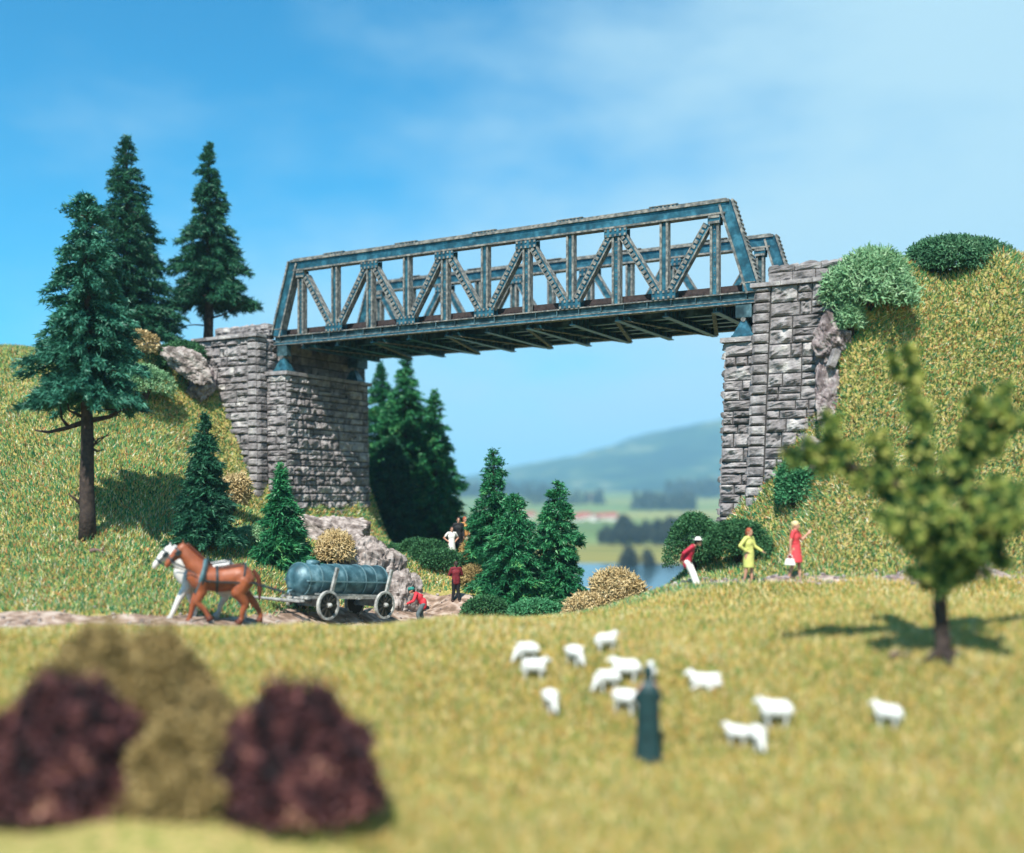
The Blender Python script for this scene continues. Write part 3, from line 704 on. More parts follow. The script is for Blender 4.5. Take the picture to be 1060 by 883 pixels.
for side in (0, 1):
    y = 0.0 if side == 0 else WD
    out = -1 if side == 0 else 1
    top = ZT + HT
    # bottom girder
    gd = MB()
    gd.box((-XE, y - .17, ZT - .045), (XE, y + .17, ZT), 1)
    gd.box((-XE, y - .05, ZT - .30), (XE, y + .05, ZT - .045), 2)
    gd.box((-XE, y - .16, ZT - .415), (XE, y + .16, ZT - .30), 0)
    gd.box((-XE, y - .175, ZT - .325), (XE, y + .175, ZT - .298), 1)
    gd.box((-XE, y - .175, ZT - .44), (XE, y + .175, ZT - .413), 1)
    for i in range(24):
        x = -XE + .4 + i * (2 * XE - .8) / 23; gd.box((x - .02, y - .15, ZT - .298), (x + .02, y + .15, ZT - .045), 2)
    gd.build('bottom_girder', MS, br)
    # top chord
    xc = 10.55
    tcb = MB()
    tcb.box((-xc, y - .14, top - .46), (xc, y + .14, top - .10), 0)
    tcb.box((-xc - .03, y - .22, top - .10), (xc + .03, y + .22, top + .0), 1)
    tcb.box((-xc + .12, y - .20, top - .53), (xc - .12, y + .20, top - .458), 1)
    tcb.box((-xc + .1, y - .12, top + .0), (xc - .1, y + .12, top + .07), 1)
    g = random.Random(3 + side)
    for i in range(120):
        x = -xc + .15 + i * (2 * xc - .3) / 119
        for q in (-1, 1): tcb.box((x - .03, y + q * .15 - .02, top), (x + .03, y + q * .15 + .02, top + .03), 1)
    tc = tcb.build('top_chord', MS, br)
    for k in (-4, -2, 0, 2, 4):
        cv = MB(); x = 2 * k
        cv.box((x - .58, y + out * .12 - .06, top - .10), (x + .58, y + out * .12 + .06, top + .105), 0)
        cv.box((x - .58, y - .21, top + .07), (x + .58, y + .21, top + .10), 1)
        for j in range(7): cv.box((x - .52 + j * .16, y + out * .19 - .02, top - .06), (x - .45 + j * .16, y + out * .19 + .02, top + .05), 1)
        cv.build('cover_plate', MS, tc)
    # end posts
    for sg in (-1, 1):
        ep = MB(); a = (sg * (XE - .12), y, ZT); b = (sg * (xc - .1), y, top - .1)
        ep.bar(a, b, .46, .26, (0, 1, 0), 0)
        ep.bar(a, b, .08, .42, (0, 1, 0), 1, (.25, 0)); ep.bar(a, b, .08, .42, (0, 1, 0), 1, (-.25, 0))
        rivets(ep, a, b, 20, .055, .4, (0, 1, 0), (sg * .29, 0))
        post = ep.build('end_post', MS, br)
        sh = MB(); sh.box((sg * (XE - .30) - .22, y - .19, ZT), (sg * (XE - .30) + .22, y + .19, ZT + .30), 0)
        sh.box((sg * (XE - .30) - .25, y - .21, ZT + .30), (sg * (XE - .30) + .25, y + .21, ZT + .34), 1)
        sh.build('end_shoe', MS, post)
    # verticals, diagonals, gussets
    for i in range(-5, 6):
        vb = MB(); channel(vb, (2 * i, y, ZT), (2 * i, y, top - .53), .34, .30, out, .04, .085)
        if i % 2: rivets(vb, (2 * i, y, ZT + .3), (2 * i, y, top - .8), 14, .035, .02, (0, 1, 0), (0.0, out * .09))
        vb.build('vertical_post', MS, br)
    for i in range(-5, 5):
        up = (i % 2) != 0            # odd nodes are on the top chord
        a, b = ((2 * i + .17, y, top - .66), (2 * i + 1.83, y, ZT + .16)) if up else ((2 * i + .17, y, ZT + .16), (2 * i + 1.83, y, top - .66))
        db = MB()
        a_, b_ = Vector(a), Vector(b); dd = (b_ - a_).normalized(); a_ += dd * .2; b_ -= dd * .2
        db.bar(a_, b_, .25, .26, (0, 1, 0), 0, (0, -out * .01))
        db.bar(a_, b_, .05, .30, (0, 1, 0), 1, (.135, -out * .01)); db.bar(a_, b_, .05, .30, (0, 1, 0), 1, (-.135, -out * .01))
        rivets(db, a_, b_, 13, .125, .06, (0, 1, 0), ((.03 if up else -.03), out * .135))
        db.build('diagonal_brace', MS, br)
    for i in range(-5, 6):
        gp = MB(); x = 2 * i
        if i % 2: z0, z1 = top - .86, top - .55
        else: z0, z1 = ZT + .0, ZT + .33
        hw = .48 if abs(i) < 5 else .24
        xx = x if abs(i) < 5 else x
        for q in (-1, 1):
            gp.box((xx - hw, y + q * .17 - .012, z0), (xx + hw, y + q * .17 + .012, z1), 0)
            for r_ in range(5):
                for zz in (z0 + .05, z1 - .05):
                    if i % 2 == 0 and zz < ZT: continue
                    px = xx - hw + .07 + r_ * (2 * hw - .14) / 4; gp.box((px - .035, y + q * .19 - .025, zz - .045), (px + .045, y + q * .19 + .025, zz + .045), 1)
        gp.build('gusset_plate', MS, br)
    # bearings
    for sg in (-1, 1):
        bb_ = MB(); x = sg * 11.12; zs = 9.69; y = y if side == 0 else WD - .72
        bb_.box((x - .42, y - .30, zs), (x + .42, y + .30, zs + .12), 0)
        V = [(x - .40, y - .24, zs + .12), (x + .40, y - .24, zs + .12), (x + .40, y + .24, zs + .12), (x - .40, y + .24, zs + .12), (x - .09, y - .16, zs + .66), (x + .09, y - .16, zs + .66), (x + .09, y + .16, zs + .66), (x - .09, y + .16, zs + .66)]
        bb_.hexa(V, 0); bb_.tube([(x, y - .2, zs + .70), (x, y + .2, zs + .70)], .09, 10, 1)
        bb_.box((x - .3, y - .14, zs + .78), (x + .3, y + .14 + .6 * side, ZT - .44), 2)
        bb_.build('bearing', MS, br, )
# floor system
for i in range(-5, 6):
    cb = MB(); x = 2 * i
    cb.box((x - .04, .06, ZT - .62), (x + .04, WD - .06, ZT - .06), 2)
    cb.box((x - .13, .06, ZT - .65), (x + .13, WD - .06, ZT - .615), 0); cb.box((x - .13, .18, ZT - .06), (x + .13, WD - .18, ZT - .03), 1)
    for j in range(12): yy = .5 + j * (WD - 1) / 11; cb.box((x - .1, yy - .02, ZT - .615), (x + .1, yy + .02, ZT - .06), 0)
    cb.build('cross_beam', MS, br)
for yy in (1.6, 2.55, 3.55, 4.5):
    sb_ = MB()
    for i in range(-5, 5):
        sb_.box((2 * i + .05, yy - .04, ZT - .45), (2 * i + 1.95, yy + .04, ZT - .05), 2)
        sb_.box((2 * i + .14, yy - .12, ZT - .48), (2 * i + 1.86, yy + .12, ZT - .45), 0)
    sb_.box((-XE, yy - .03, ZT - .05), (XE, yy + .03, ZT - .028), 2)
    sb_.build('stringer', MS, br)
for i in range(-5, 5, 1):
    lb = MB(); z = ZT - .52
    a, b = ((2 * i + .15, .25, z), (2 * i + 1.85, WD - .25, z)) if i % 2 else ((2 * i + .15, WD - .25, z), (2 * i + 1.85, .25, z))
    lb.bar(a, b, .05, .16, (0, 0, 1), 0); lb.bar(a, b, .16, .03, (0, 0, 1), 1, (0, -.09))
    lb.build('lateral_brace', MS, br)
dk = MB(); g = random.Random(2)
x = -11.82
while x < 11.6:
    w = .30; dk.box((x, .28, ZT - .02), (x + w - .03, WD - .28, ZT + .12 + g.uniform(0, .03)), 0); x += w
dk.build('deck', M['deck'], br)
for yy in (0.45, WD - .45):
    kb = MB(); kb.box((-XE, yy - .1, ZT + .155), (XE, yy + .1, ZT + .36), 0); kb.build('deck_edge_beam', M['deck'], br)

# ------------------------------------------------------------------ trees and shrubs
def unit(a): return a / np.maximum(np.linalg.norm(a, axis=-1, keepdims=True), 1e-9)
def needles(P, D, L, w, g):
    """thin triangles at P along D"""
    n = len(P); s = unit(np.cross(D, g.normal(0, 1, (n, 3)))) * (w[:, None] / 2)
    V = np.empty((n, 3, 3)); V[:, 0] = P - s; V[:, 1] = P + s; V[:, 2] = P + D * L[:, None]
    return V.reshape(-1, 3)
def fir(base, h, R, zc, m, label, seed, tiers=7, n=26000, top=0.85, lobe=0.28, droop=0.25, bare=(), group='fir trees around the bridge', name='fir_tree', upcurl=0.0, needle=0.34):
    g = np.random.default_rng(seed)
    root = empty(name, base, g.uniform(0, 6)); tag(root, label, 'fir tree', group)
    hc = h - zc
    nb = int(120 + hc * 50)
    t = np.sort(g.random(nb) ** 1.25)
    ph = t * tiers
    fr = ph - np.floor(ph)
    toff = g.uniform(-.5, .5, 64)
    prof = (1 - t) ** top * (1 - lobe * fr) + 0.02
    az = g.uniform(0, 2 * math.pi, nb)
    lump = 1 + 0.20 * np.sin(az * 2 + toff[np.floor(ph).astype(int)] * 9) + 0.10 * np.sin(az * 3 + ph * 2.3)
    Lb = R * prof * lump * g.uniform(0.80, 1.06, nb)
    rise = np.where(t > .85, .5, 0.10) + upcurl
    # branch curve: out, slightly down, tip curling
    k = np.maximum(3, (n * Lb / Lb.sum()).astype(int))
    idx = np.repeat(np.arange(nb), k); N = len(idx)
    s = g.random(N) ** 0.62
    out = np.stack([np.cos(az), np.sin(az), np.zeros(nb)], 1)[idx]
    z = (zc + t * hc)[idx] + Lb[idx] * (rise[idx] * s - droop * s ** 2) if np.ndim(rise) else 0
    sway = np.stack([-np.sin(az), np.cos(az), np.zeros(nb)], 1)[idx] * (g.normal(0, 1, nb) * 0.12)[idx][:, None] * (s * Lb[idx])[:, None]
    P = out * (Lb[idx] * s)[:, None] + sway; P[:, 2] = z
    P += g.normal(0, 0.055, (N, 3)) * np.array([1, 1, .8])
    D = out * 0.9 + np.array([0, 0, 1.0]) * (rise[idx] - 2 * droop * s)[:, None] + g.normal(0, 0.55, (N, 3)); D = unit(D)
    V = needles(P, D, needle * g.uniform(.5, 1.15, N) * (0.55 + 0.45 * (1 - t[idx])), g.uniform(.045, .085, N), g)
    link('crown', np_mesh('crown', V, np.arange(len(V)).reshape(-1, 3), m), root)
    tb = MB(); zz = np.linspace(-.3, h * .97, 12)
    r0 = 0.022 * h + .03
    tb.tube([(0.04 * math.sin(q), 0.03 * math.cos(q * 1.7), q) for q in zz], [max(.015, r0 * (1.15 if i == 0 else 1) * (1 - (q + .3) / (h + .3)) ** .8) for i, q in enumerate(zz)], 10)
    for i in range(0, nb, 5):     # limbs inside the crown
        a = az[i]; L_ = Lb[i] * .8; zb_ = zc + t[i] * hc
        tb.tube([(0, 0, zb_), (math.cos(a) * L_ * .5, math.sin(a) * L_ * .5, zb_ + .05 * L_), (math.cos(a) * L_, math.sin(a) * L_, zb_ - .1 * L_)], [.035, .025, .01], 5)
    tb.build('trunk', M['bark'], root, True)
    for pts, r in bare:
        b = MB(); q = root.rotation_euler.z; Rm = Matrix.Rotation(-q, 3, 'Z')
        b.tube([Rm @ Vector(p) for p in pts], [r * (1 - .7 * i / (len(pts) - 1)) for i in range(len(pts))], 7)
        b.build('bare_branch', M['bark'], root, True)
    return root
def px_h(v0, v1, d): return (v1 - v0) / K * d

# front left fir with bare lower limbs
B = on(90, 35.8); s_ = 35.8 / K
def off(du, dv, dy=0.0): return ((du) * s_, dy, (dv) * s_)
fir(B, px_h(203, 555, 35.8), 2.25, px_h(415, 555, 35.8), M['fir_blue'], 'tall blue green fir with a bare lower trunk, nearest the camera on the left slope', 101, tiers=6, n=62000, top=0.50, lobe=0.30, droop=.28, needle=.30, bare=[
    ([off(-4, 118), off(-22, 112), off(-40, 108), off(-54, 110)], .10), ([off(-18, 112), off(-26, 122), off(-28, 138)], .07),
    ([off(4, 120), off(22, 124, .1), off(34, 132, .2), off(52, 138, .2)], .10), ([off(3, 108), off(10, 96), off(24, 108)], .05),
    ([off(-5, 124), off(-16, 130, -.2), off(-18, 140, -.2)], .06), ([off(2, 132, .2), off(40, 132, .3), off(68, 128, .3)], .035),
    ([off(4, 92), off(12, 88, -.1), off(20, 90, -.2)], .05), ([off(-5, 32), off(-12, 40, -.1), off(-17, 44, -.2)], .07), ([off(4, 90), off(13, 101, -.1), off(26, 105, -.2)], .045)])
B = on(131, 51.5)
fir(B, 4 + 370 / K * 51.5 - B.z, 2.7, 1.0, M['fir'], 'tall dark slender fir second from the left on top of the hill', 102, tiers=10, n=60000, top=.82, lobe=.14, droop=.2)
B = on(216, 53)
fir(B, 4 + 363 / K * 53 - B.z, 2.5, px_h(302, 345, 53), M['fir'], 'dark fir with flared skirt and bare trunk foot beside the left abutment top', 103, tiers=5, n=52000, top=.85, lobe=.34, droop=.26, bare=[([(0, 0, .95), (-.7, 0, 1.0), (-1.5, 0, .92)], .05), ([(0, 0, 1.3), (.9, -.2, 1.5), (1.9, -.4, 2.1)], .06)])
B = on(212, 37.5)
fir(B, 4 + 83 / K * 37.5 - B.z, 1.30, .35, M['fir'], 'small slender dark fir behind the brown horse below the abutment quoin', 104, tiers=7, n=26000, top=.9, lobe=.2, needle=.3)
B = on(291, 38.5)
fir(B, 4 + 30 / K * 38.5 - B.z, 1.12, .2, M['fir_green'], 'small young green fir in front of the left bridge pier', 105, tiers=6, n=22000, top=.85, lobe=.22, needle=.3)
for i, (u, d, vt, R, lab, mm) in enumerate(((394, 63, 374, 2.4, 'tall green fir standing nearest the shaded pier in the gap', 'fir_green'), (420, 61, 360, 2.7, 'tallest green fir in the middle of the clump behind the left pier', 'fir_green'), (450, 59.5, 403, 2.6, 'green fir at the right edge of the tall clump, behind the group of walkers', 'fir_green'), (408, 58.5, 452, 2.4, 'shorter dark fir filling the front of the tall clump behind the left pier', 'fir'))):
    B = on(u, d); fir(B, 4 + (510 - vt) / K * d - B.z, R, .4, M[mm], lab, 110 + i, tiers=8, n=60000, top=.92, lobe=.22, droop=.22)
for i, (u, d, vt, R, lab) in enumerate(((511, 46, 464, 1.65, 'slim green fir in the gap, back left of the three smaller ones'), (532, 44, 512, 1.95, 'broad green fir in the gap, middle of the three smaller ones'), (577, 44, 498, 1.5, 'bushy two tiered green fir in the gap, nearest the lake'))):
    B = on(u, d); fir(B, 4 + (510 - vt) / K * d - B.z, R, .15, M['fir_green'], lab, 120 + i, tiers=(5, 6, 2)[i], n=34000, top=(.75, .7, .55)[i], lobe=(.2, .2, .34)[i], needle=.3)

def shrub(name, u, d, rx, ry, rz, m, label, seed, n=9000, leaf=(.10, .05), curl=False, sink=.25, group='shrubs and lichen bushes', dz=0.0, cat='bush', open_=0.45, base=None):
    g = np.random.default_rng(seed)
    B = base if base is not None else on(u, d, dz)
    root = empty(name, B, 0.0); tag(root, label, cat, group)
    D = unit(g.normal(0, 1, (n, 3))); D[:, 2] = np.where(D[:, 2] < -.45, -D[:, 2], D[:, 2])
    lump = np.zeros(n)
    for _ in range(14):
        c = unit(g.normal(0, 1, 3)); lump += np.maximum(0, (D @ c) - .55) * g.uniform(-.4, .9)
    r = (0.80 + lump * .55) * np.clip(1 - open_ * g.random(n) ** 2.2 + g.normal(0, .035, n), .2, 1.25)
    P = D * r[:, None] * np.array([rx, ry, rz]); P[:, 2] += rz * (1 - sink) * .55
    Lf = leaf[0] * g.uniform(.5, 1.4, n); w = leaf[1] * g.uniform(.6, 1.3, n)
    dr = unit(D * .7 + g.normal(0, .75, (n, 3)))
    if not curl:
        s = unit(np.cross(dr, g.normal(0, 1, (n, 3)))); nn = np.cross(dr, s)
        V = np.empty((n, 4, 3)); V[:, 0] = P; V[:, 1] = P + dr * (Lf * .5)[:, None] + s * (w / 2)[:, None] + nn * (w * .15)[:, None]
        V[:, 2] = P + dr * Lf[:, None]; V[:, 3] = P + dr * (Lf * .5)[:, None] - s * (w / 2)[:, None] + nn * (w * .15)[:, None]
        me = np_mesh('foliage', V.reshape(-1, 3), np.arange(n * 4).reshape(-1, 4), m)
    else:      # curled, forked lichen sprigs: triangular-section twigs bent twice
        V, F = [], []
        pts = [P]; q = dr.copy()
        for k in range(3):
            q = unit(q + g.normal(0, .55, (n, 3))); pts.append(pts[-1] + q * (Lf / 2)[:, None])
        s = unit(np.cross(dr, g.normal(0, 1, (n, 3)))); nn = unit(np.cross(dr, s))
        rings = []
        for k, p in enumerate(pts):
            ww = (w * (1, .95, .8, .45)[k] / 2)[:, None]
            rings.append(np.stack([p + s * ww, p - s * ww * .5 + nn * ww * .87, p - s * ww * .5 - nn * ww * .87], 1))
        V = np.stack(rings, 1).reshape(-1, 3)
        off_ = np.arange(n) * 12; Fs = []
        for k in range(3):
            for j in range(3):
                a, b = k * 3 + j, k * 3 + (j + 1) % 3; Fs.append(np.stack([off_ + a, off_ + b, off_ + b + 3, off_ + a + 3], 1))
        me = np_mesh('foliage', V, np.concatenate(Fs), m, True)
    link('foliage', me, root)
    st = MB()
    for i in range(7):
        a = i * .9 + g.uniform(0, .4); q = g.uniform(.45, .75)
        st.tube([(0.05 * math.cos(a), .05 * math.sin(a), -.25), (rx * .25 * math.cos(a), ry * .25 * math.sin(a), rz * .4), (rx * q * math.cos(a), ry * q * math.sin(a), rz * g.uniform(.6, 1.0))], [.05, .035, .012], 5)
    st.build('stem', M['bark'], root, True)
    return root
# hilltop left
shrub('round_bush', 146, 49.0, .95, .9, .82, M['lichen_beige'], 'small beige bush on the left hilltop under the dark fir', 201, 4500, (.13, .06), dz=1.55)
shrub('round_bush', 151, 47.6, 1.12, 1.0, .95, M['lichen_green'], 'pale green bush on the left hilltop below the beige one', 202, 5500, (.13, .06), dz=1.0)
shrub('round_bush', 189, 50.0, 1.35, 1.1, .82, M['lichen_dark'], 'dark green round bush on the left hilltop beside the wing wall', 203, 8000, (.11, .06), dz=.5)
# by the left pier and road
shrub('lichen_bush', 241, 42.0, .62, .6, .95, M['lichen_beige'], 'straw coloured bush between the two small firs at the abutment foot', 204, 2600, (.13, .05), True, dz=.5)
shrub('lichen_bush', 346, 40.8, .86, .8, .78, M['lichen_beige'], 'round straw coloured bush on the rock right above the tank wagon', 205, 4200, (.13, .05), True, dz=.62)
shrub('round_bush', 260, 40.5, .9, .7, .5, M['lichen_green'], 'low pale green bush behind the wagon shafts under the abutment', 206, 3500, (.12, .05), dz=.1)
# gap
shrub('round_bush', 503, 40.2, 1.1, .9, .72, M['lichen_dark'], 'low dark green bush at the right edge of the gravel bend', 207, 7000, (.10, .055), dz=.05)
shrub('round_bush', 552, 39.6, 1.15, .9, .74, M['lichen_mid'], 'bright green bush under the small firs behind the meadow edge', 208, 7000, (.10, .06), dz=.05)
shrub('round_bush', 589, 39.8, .85, .8, .85, M['lichen_dark'], 'dark green bush between the bright green and the golden bush', 209, 4500, (.10, .05), dz=.05)
shrub('lichen_bush', 641, 37.6, 1.12, 1.0, 1.02, M['lichen_beige'], 'golden straw lichen bush on the meadow edge in front of the lake', 210, 5200, (.16, .055), True, dz=.25)
shrub('lichen_bush', 606, 37.2, .86, .8, .62, M['lichen_beige'], 'low beige lichen bush left beside the bigger golden one', 211, 3600, (.13, .05), True, dz=.1)
shrub('lichen_bush', 493, 46.6, .8, .7, .62, M['lichen_gold'], 'ochre bush on the mound beside the group of three walkers', 212, 3200, (.13, .05), True, dz=.3)
shrub('lichen_bush', 494, 44.8, .9, .8, .62, M['moss_tan'], 'brownish low bush on the shaded mound under the ochre one', 213, 3000, (.12, .05), True, dz=.0)
for i, (u, d, lab) in enumerate(((432, 47.5, 'dark low bush added to deepen shade, on the slope nearest the stone pier'), (446, 46.5, 'dark low bush added to deepen shade, mid slope under the tall firs'), (418, 49.5, 'dark bush added to deepen shade, highest on the slope beside the pier'), (458, 45.8, 'dark low bush added to deepen shade, just left of the figure in red'))):
    shrub('round_bush', u, d, 1.0, .8, .62, M['lichen_dark'], lab, 230 + i, 6000, (.11, .055))  # added dark bushes stand in for the shade on this grassy slope
# right
shrub('round_bush', 718, 36.4, .98, .95, 1.42, M['lichen_dark'], 'dark green bush at the right abutment foot behind the man in the red jacket', 214, 12000, (.09, .05), dz=.4)
shrub('round_bush', 764, 34.9, 1.15, .85, .92, M['lichen_dark'], 'dark green wide bush behind the woman in yellow', 215, 12000, (.09, .05), dz=.35)
shrub('round_bush', 822, 35.7, .78, .6, 1.15, M['lichen_mid'], 'green bush against the lower right abutment wall above the path', 216, 6000, (.10, .055), dz=.1)
shrub('lichen_bush', 901, 35.9, 1.5, 1.15, 1.32, M['lichen_green'], 'large pale green lichen bush on the hill edge by the right abutment', 217, 9000, (.18, .06), True, dz=.0)
shrub('lichen_bush', 881, 35.5, .42, .4, .6, M['lichen_green'], 'small hanging pale green bush at the abutment edge under the large one', 218, 2600, (.16, .055), True, dz=.5)
shrub('lichen_bush', 997, 37.4, 2.35, 1.1, .98, M['lichen_deep'], 'dark green bush along the right hilltop skyline', 219, 10000, (.15, .06), True, dz=-.18)
# foreground shrubs, out of focus
def fbase(u, d): return on(u, d)
def moss_shrub(u, d, w, h, mats, label, seed, nblob=34, n=26000):
    g = np.random.default_rng(seed); B = on(u, d); root = empty('moss_shrub', B, 0.0); tag(root, label, 'bush', 'blurred foreground shrubs')
    P, D = [], []; st = MB()
    for i in range(nblob):
        t = g.random() ** .8; wd = w * (1 - .62 * t ** 1.7)
        c = np.array([g.uniform(-1, 1) * wd, g.uniform(-1, 1) * wd * .7, h * (.12 + .80 * t)]); r = g.uniform(.10, .30) * (1.15 - .35 * t)
        m_ = int(n / nblob); dd = unit(g.normal(0, 1, (m_, 3)))
        P.append(c + dd * (r * g.random((m_, 1)) ** .45) * np.array([1, 1, .85])); D.append(dd)
        st.tube([(c[0] * .1, c[1] * .1, -.2), (c[0] * .6, c[1] * .6, c[2] * .55), tuple(c)], [.05, .03, .01], 5)
    m_ = int(n * 1.1); t = g.random(m_); a = g.uniform(0, 6.28, m_); rr = w * 1.15 * (1 - .62 * t ** 1.7) * np.sqrt(g.random(m_))
    P.append(np.stack([rr * np.cos(a), rr * np.sin(a) * .8, h * (.05 + .93 * t) * (1 + .13 * np.sin(a * 3 + seed) * t + .08 * np.sin(a * 7 + seed * 2) + g.normal(0, .07, m_))], 1)); D.append(unit(g.normal(0, 1, (m_, 3))))
    P = np.concatenate(P); D = unit(np.concatenate(D) + g.normal(0, .6, (len(P), 3))); k = len(P)
    L = g.uniform(.05, .15, k); wl_ = g.uniform(.03, .08, k); sd = unit(np.cross(D, g.normal(0, 1, (k, 3))))
    V = np.empty((k, 4, 3)); V[:, 0] = P; V[:, 1] = P + D * (L * .5)[:, None] + sd * (wl_ / 2)[:, None]; V[:, 2] = P + D * L[:, None]; V[:, 3] = P + D * (L * .5)[:, None] - sd * (wl_ / 2)[:, None]
    link('foliage', np_mesh('foliage', V.reshape(-1, 3), np.arange(k * 4).reshape(-1, 4), mats), root); st.build('stem', M['bark'], root, True)
moss_shrub(126, 14.9, 1.55, 1.66, M['moss_tan'], 'tall tan shrub in the blurred left foreground', 220, 120, 80000)
moss_shrub(66, 13.5, 1.12, 1.36, M['moss_red'], 'wine red shrub in the far left foreground corner', 221, 80, 36000)
moss_shrub(303, 13.7, 1.06, 1.40, M['moss_red'], 'wine red rounded shrub in the foreground right of the tan one', 222, 80, 36000)
moss_shrub(190, 13.4, .75, .95, M['moss_tan'], 'small tan shrub low between the two wine red ones', 223, 36, 18000)

# right foreground broadleaf tree, limbs wrapped in foliage
def broad_tree():
    d = 20.0; B = on(978, d, 0); root = empty('broadleaf_tree', B, 0)
    tag(root, 'leafy tree with stubby moss clad limbs on the meadow at the right edge', 'tree')
    def q(u, v, dy=0.0): p = W(u, v, d); return Vector((p.x - B.x, dy, p.z - B.z))
    limbs = [  # points, radius, foliage radius
        ([(978, 682, 0), (977, 660, 0), (974, 625, 0), (974, 585, 0), (968, 550, .1)], .16, 0),
        ([(972, 585, 0), (955, 530, .1), (930, 500, .2), (895, 486, .25), (850, 472, .2), (808, 462, .1)], .10, .40),
        ([(880, 480, .2), (866, 452, .1), (858, 428, .0)], .05, .24),
        ([(930, 500, .2), (918, 470, .0), (905, 446, -.1)], .05, .26),
        ([(965, 545, .1), (958, 480, .2), (951, 430, .2), (946, 385, .2), (942, 348, .2)], .09, .30),
        ([(945, 400, .2), (930, 385, .1), (920, 358, 0)], .03, .14),
        ([(968, 550, .1), (985, 490, -.2), (1000, 440, -.3), (1003, 404, -.3)], .09, .28),
        ([(985, 500, -.2), (1020, 460, .1), (1040, 425, .2), (1046, 392, .2)], .07, .30),
        ([(970, 565, 0), (1000, 540, -.1), (1026, 515, 0), (1050, 500, 0)], .08, .30),
        ([(1000, 545, -.2), (1030, 548, -.3), (1048, 535, -.2)], .05, .24),
        ([(985, 520, -.3), (1015, 505, -.7), (1030, 520, -.9)], .06, .32),
        ([(972, 575, 0), (940, 560, -.4), (915, 545, -.7), (900, 530, -.8)], .07, .36),
        ([(972, 580, 0), (1000, 572, .4), (1020, 555, .8)], .06, .42),
        ([(970, 570, 0), (962, 540, .7), (955, 515, 1.0)], .06, .42),
        ([(974, 590, 0), (950, 590, -.3), (932, 595, -.5)], .05, .26),
        ([(974, 600, 0), (995, 590, .5), (1030, 585, .8)], .05, .42),
        ([(974, 598, 0), (965, 575, -.5), (985, 560, -.8)], .05, .42),
        ([(976, 575, 0), (1000, 545, -.9), (1022, 525, -1.7)], .06, .5),
        ([(972, 570, 0), (965, 545, -.9), (950, 535, -1.5)], .06, .45),
        ([(976, 585, 0), (1000, 572, -.6), (1020, 572, -1.0)], .06, .38),
        ([(1010, 420, -.3), (1075, 440, .3), (1110, 420, .5)], .05, .26)]
    tb = MB(); P = []; D = []; g = np.random.default_rng(77)
    for pts, r, fr in limbs:
        pp = [q(*p) for p in pts]
        # subdivide and roughen
        fine = []
        for a, b in zip(pp[:-1], pp[1:]):
            for k in range(4): fine.append(a.lerp(b, k / 4) + Vector(g.normal(0, .02, 3)))
        fine.append(pp[-1]); n = len(fine)
        tb.tube(fine, [max(.012, r * (1 - .75 * i / (n - 1) if fr else 1 - .25 * i / (n - 1))) * (1.5 if (not fr and i == 0) else 1) for i in range(n)], 9)
        if not fr: continue
        L = sum((b - a).length for a, b in zip(fine[:-1], fine[1:]))
        nc = int(L * 14 + 5)        # foliage tufts along the limb
        for c in range(nc):
            t = (c + g.random()) / nc
            if t < .12 or t > .95: continue
            i = min(int(t * (n - 1)), n - 2); ctr = fine[i].lerp(fine[i + 1], t * (n - 1) - i)
            ctr = ctr + Vector(g.normal(0, 1, 3)).normalized() * fr * g.uniform(.2, 1.05) * (1.25 - .65 * t)
            rad = fr * g.uniform(.14, .48) * (1.25 - .6 * t)
            m_ = int(4200 * rad)
            dd = unit(g.normal(0, 1, (m_, 3))); P.append(np.array(ctr) + dd * rad * np.abs(g.normal(0, .62, (m_, 1)))); D.append(dd)
    P = np.concatenate(P); D = unit(np.concatenate(D) + g.normal(0, .7, (len(P), 3))); n = len(P)
    L = g.uniform(.04, .12, n); w = g.uniform(.03, .06, n); s = unit(np.cross(D, g.normal(0, 1, (n, 3))))
    V = np.empty((n, 4, 3)); V[:, 0] = P; V[:, 1] = P + D * (L * .5)[:, None] + s * (w / 2)[:, None]; V[:, 2] = P + D * L[:, None]; V[:, 3] = P + D * (L * .5)[:, None] - s * (w / 2)[:, None]
    link('crown', np_mesh('crown', V.reshape(-1, 3), np.arange(n * 4).reshape(-1, 4), M['moss_olive']), root)
    for sg in ((-.5, -.15), (.45, -.2), (.1, .5), (-.1, -.5)):
        tb.tube([(0, 0, .12), (sg[0] * .5, sg[1] * .5, .06), (sg[0], sg[1], -.08)], [.12, .08, .03], 7)
    tb.build('trunk', M['bark'], root, True)
broad_tree()
def log(u, d, L, r, rz, label, m, tilt=.05):
    B = on(u, d, r * .7); root = MB(); g = random.Random(int(u))
    pts = [(L * (i / 6 - .5), .06 * math.sin(i * 1.3), .05 * math.sin(i * .9)) for i in range(7)]
    root.tube(pts, [r * (.7 + .3 * math.sin(i + 1)) * (1 - .06 * i) for i in range(7)], 9)
    root.tube([pts[3], (pts[3][0] + .12, .12, .14)], [r * .5, r * .25], 6)
    o = root.build('fallen_branch', M[m], None, True); o.location = B; o.rotation_euler = (0, tilt, rz)
    tag(o, label, 'branch')
log(104, 35.0, .62, .085, .35, 'short pale branch on the grass at the foot of the tall left fir', 'bark_pale')
log(938, 20.3, .62, .055, .1, 'pale broken branch in the shade under the tree at the right', 'bark_pale')

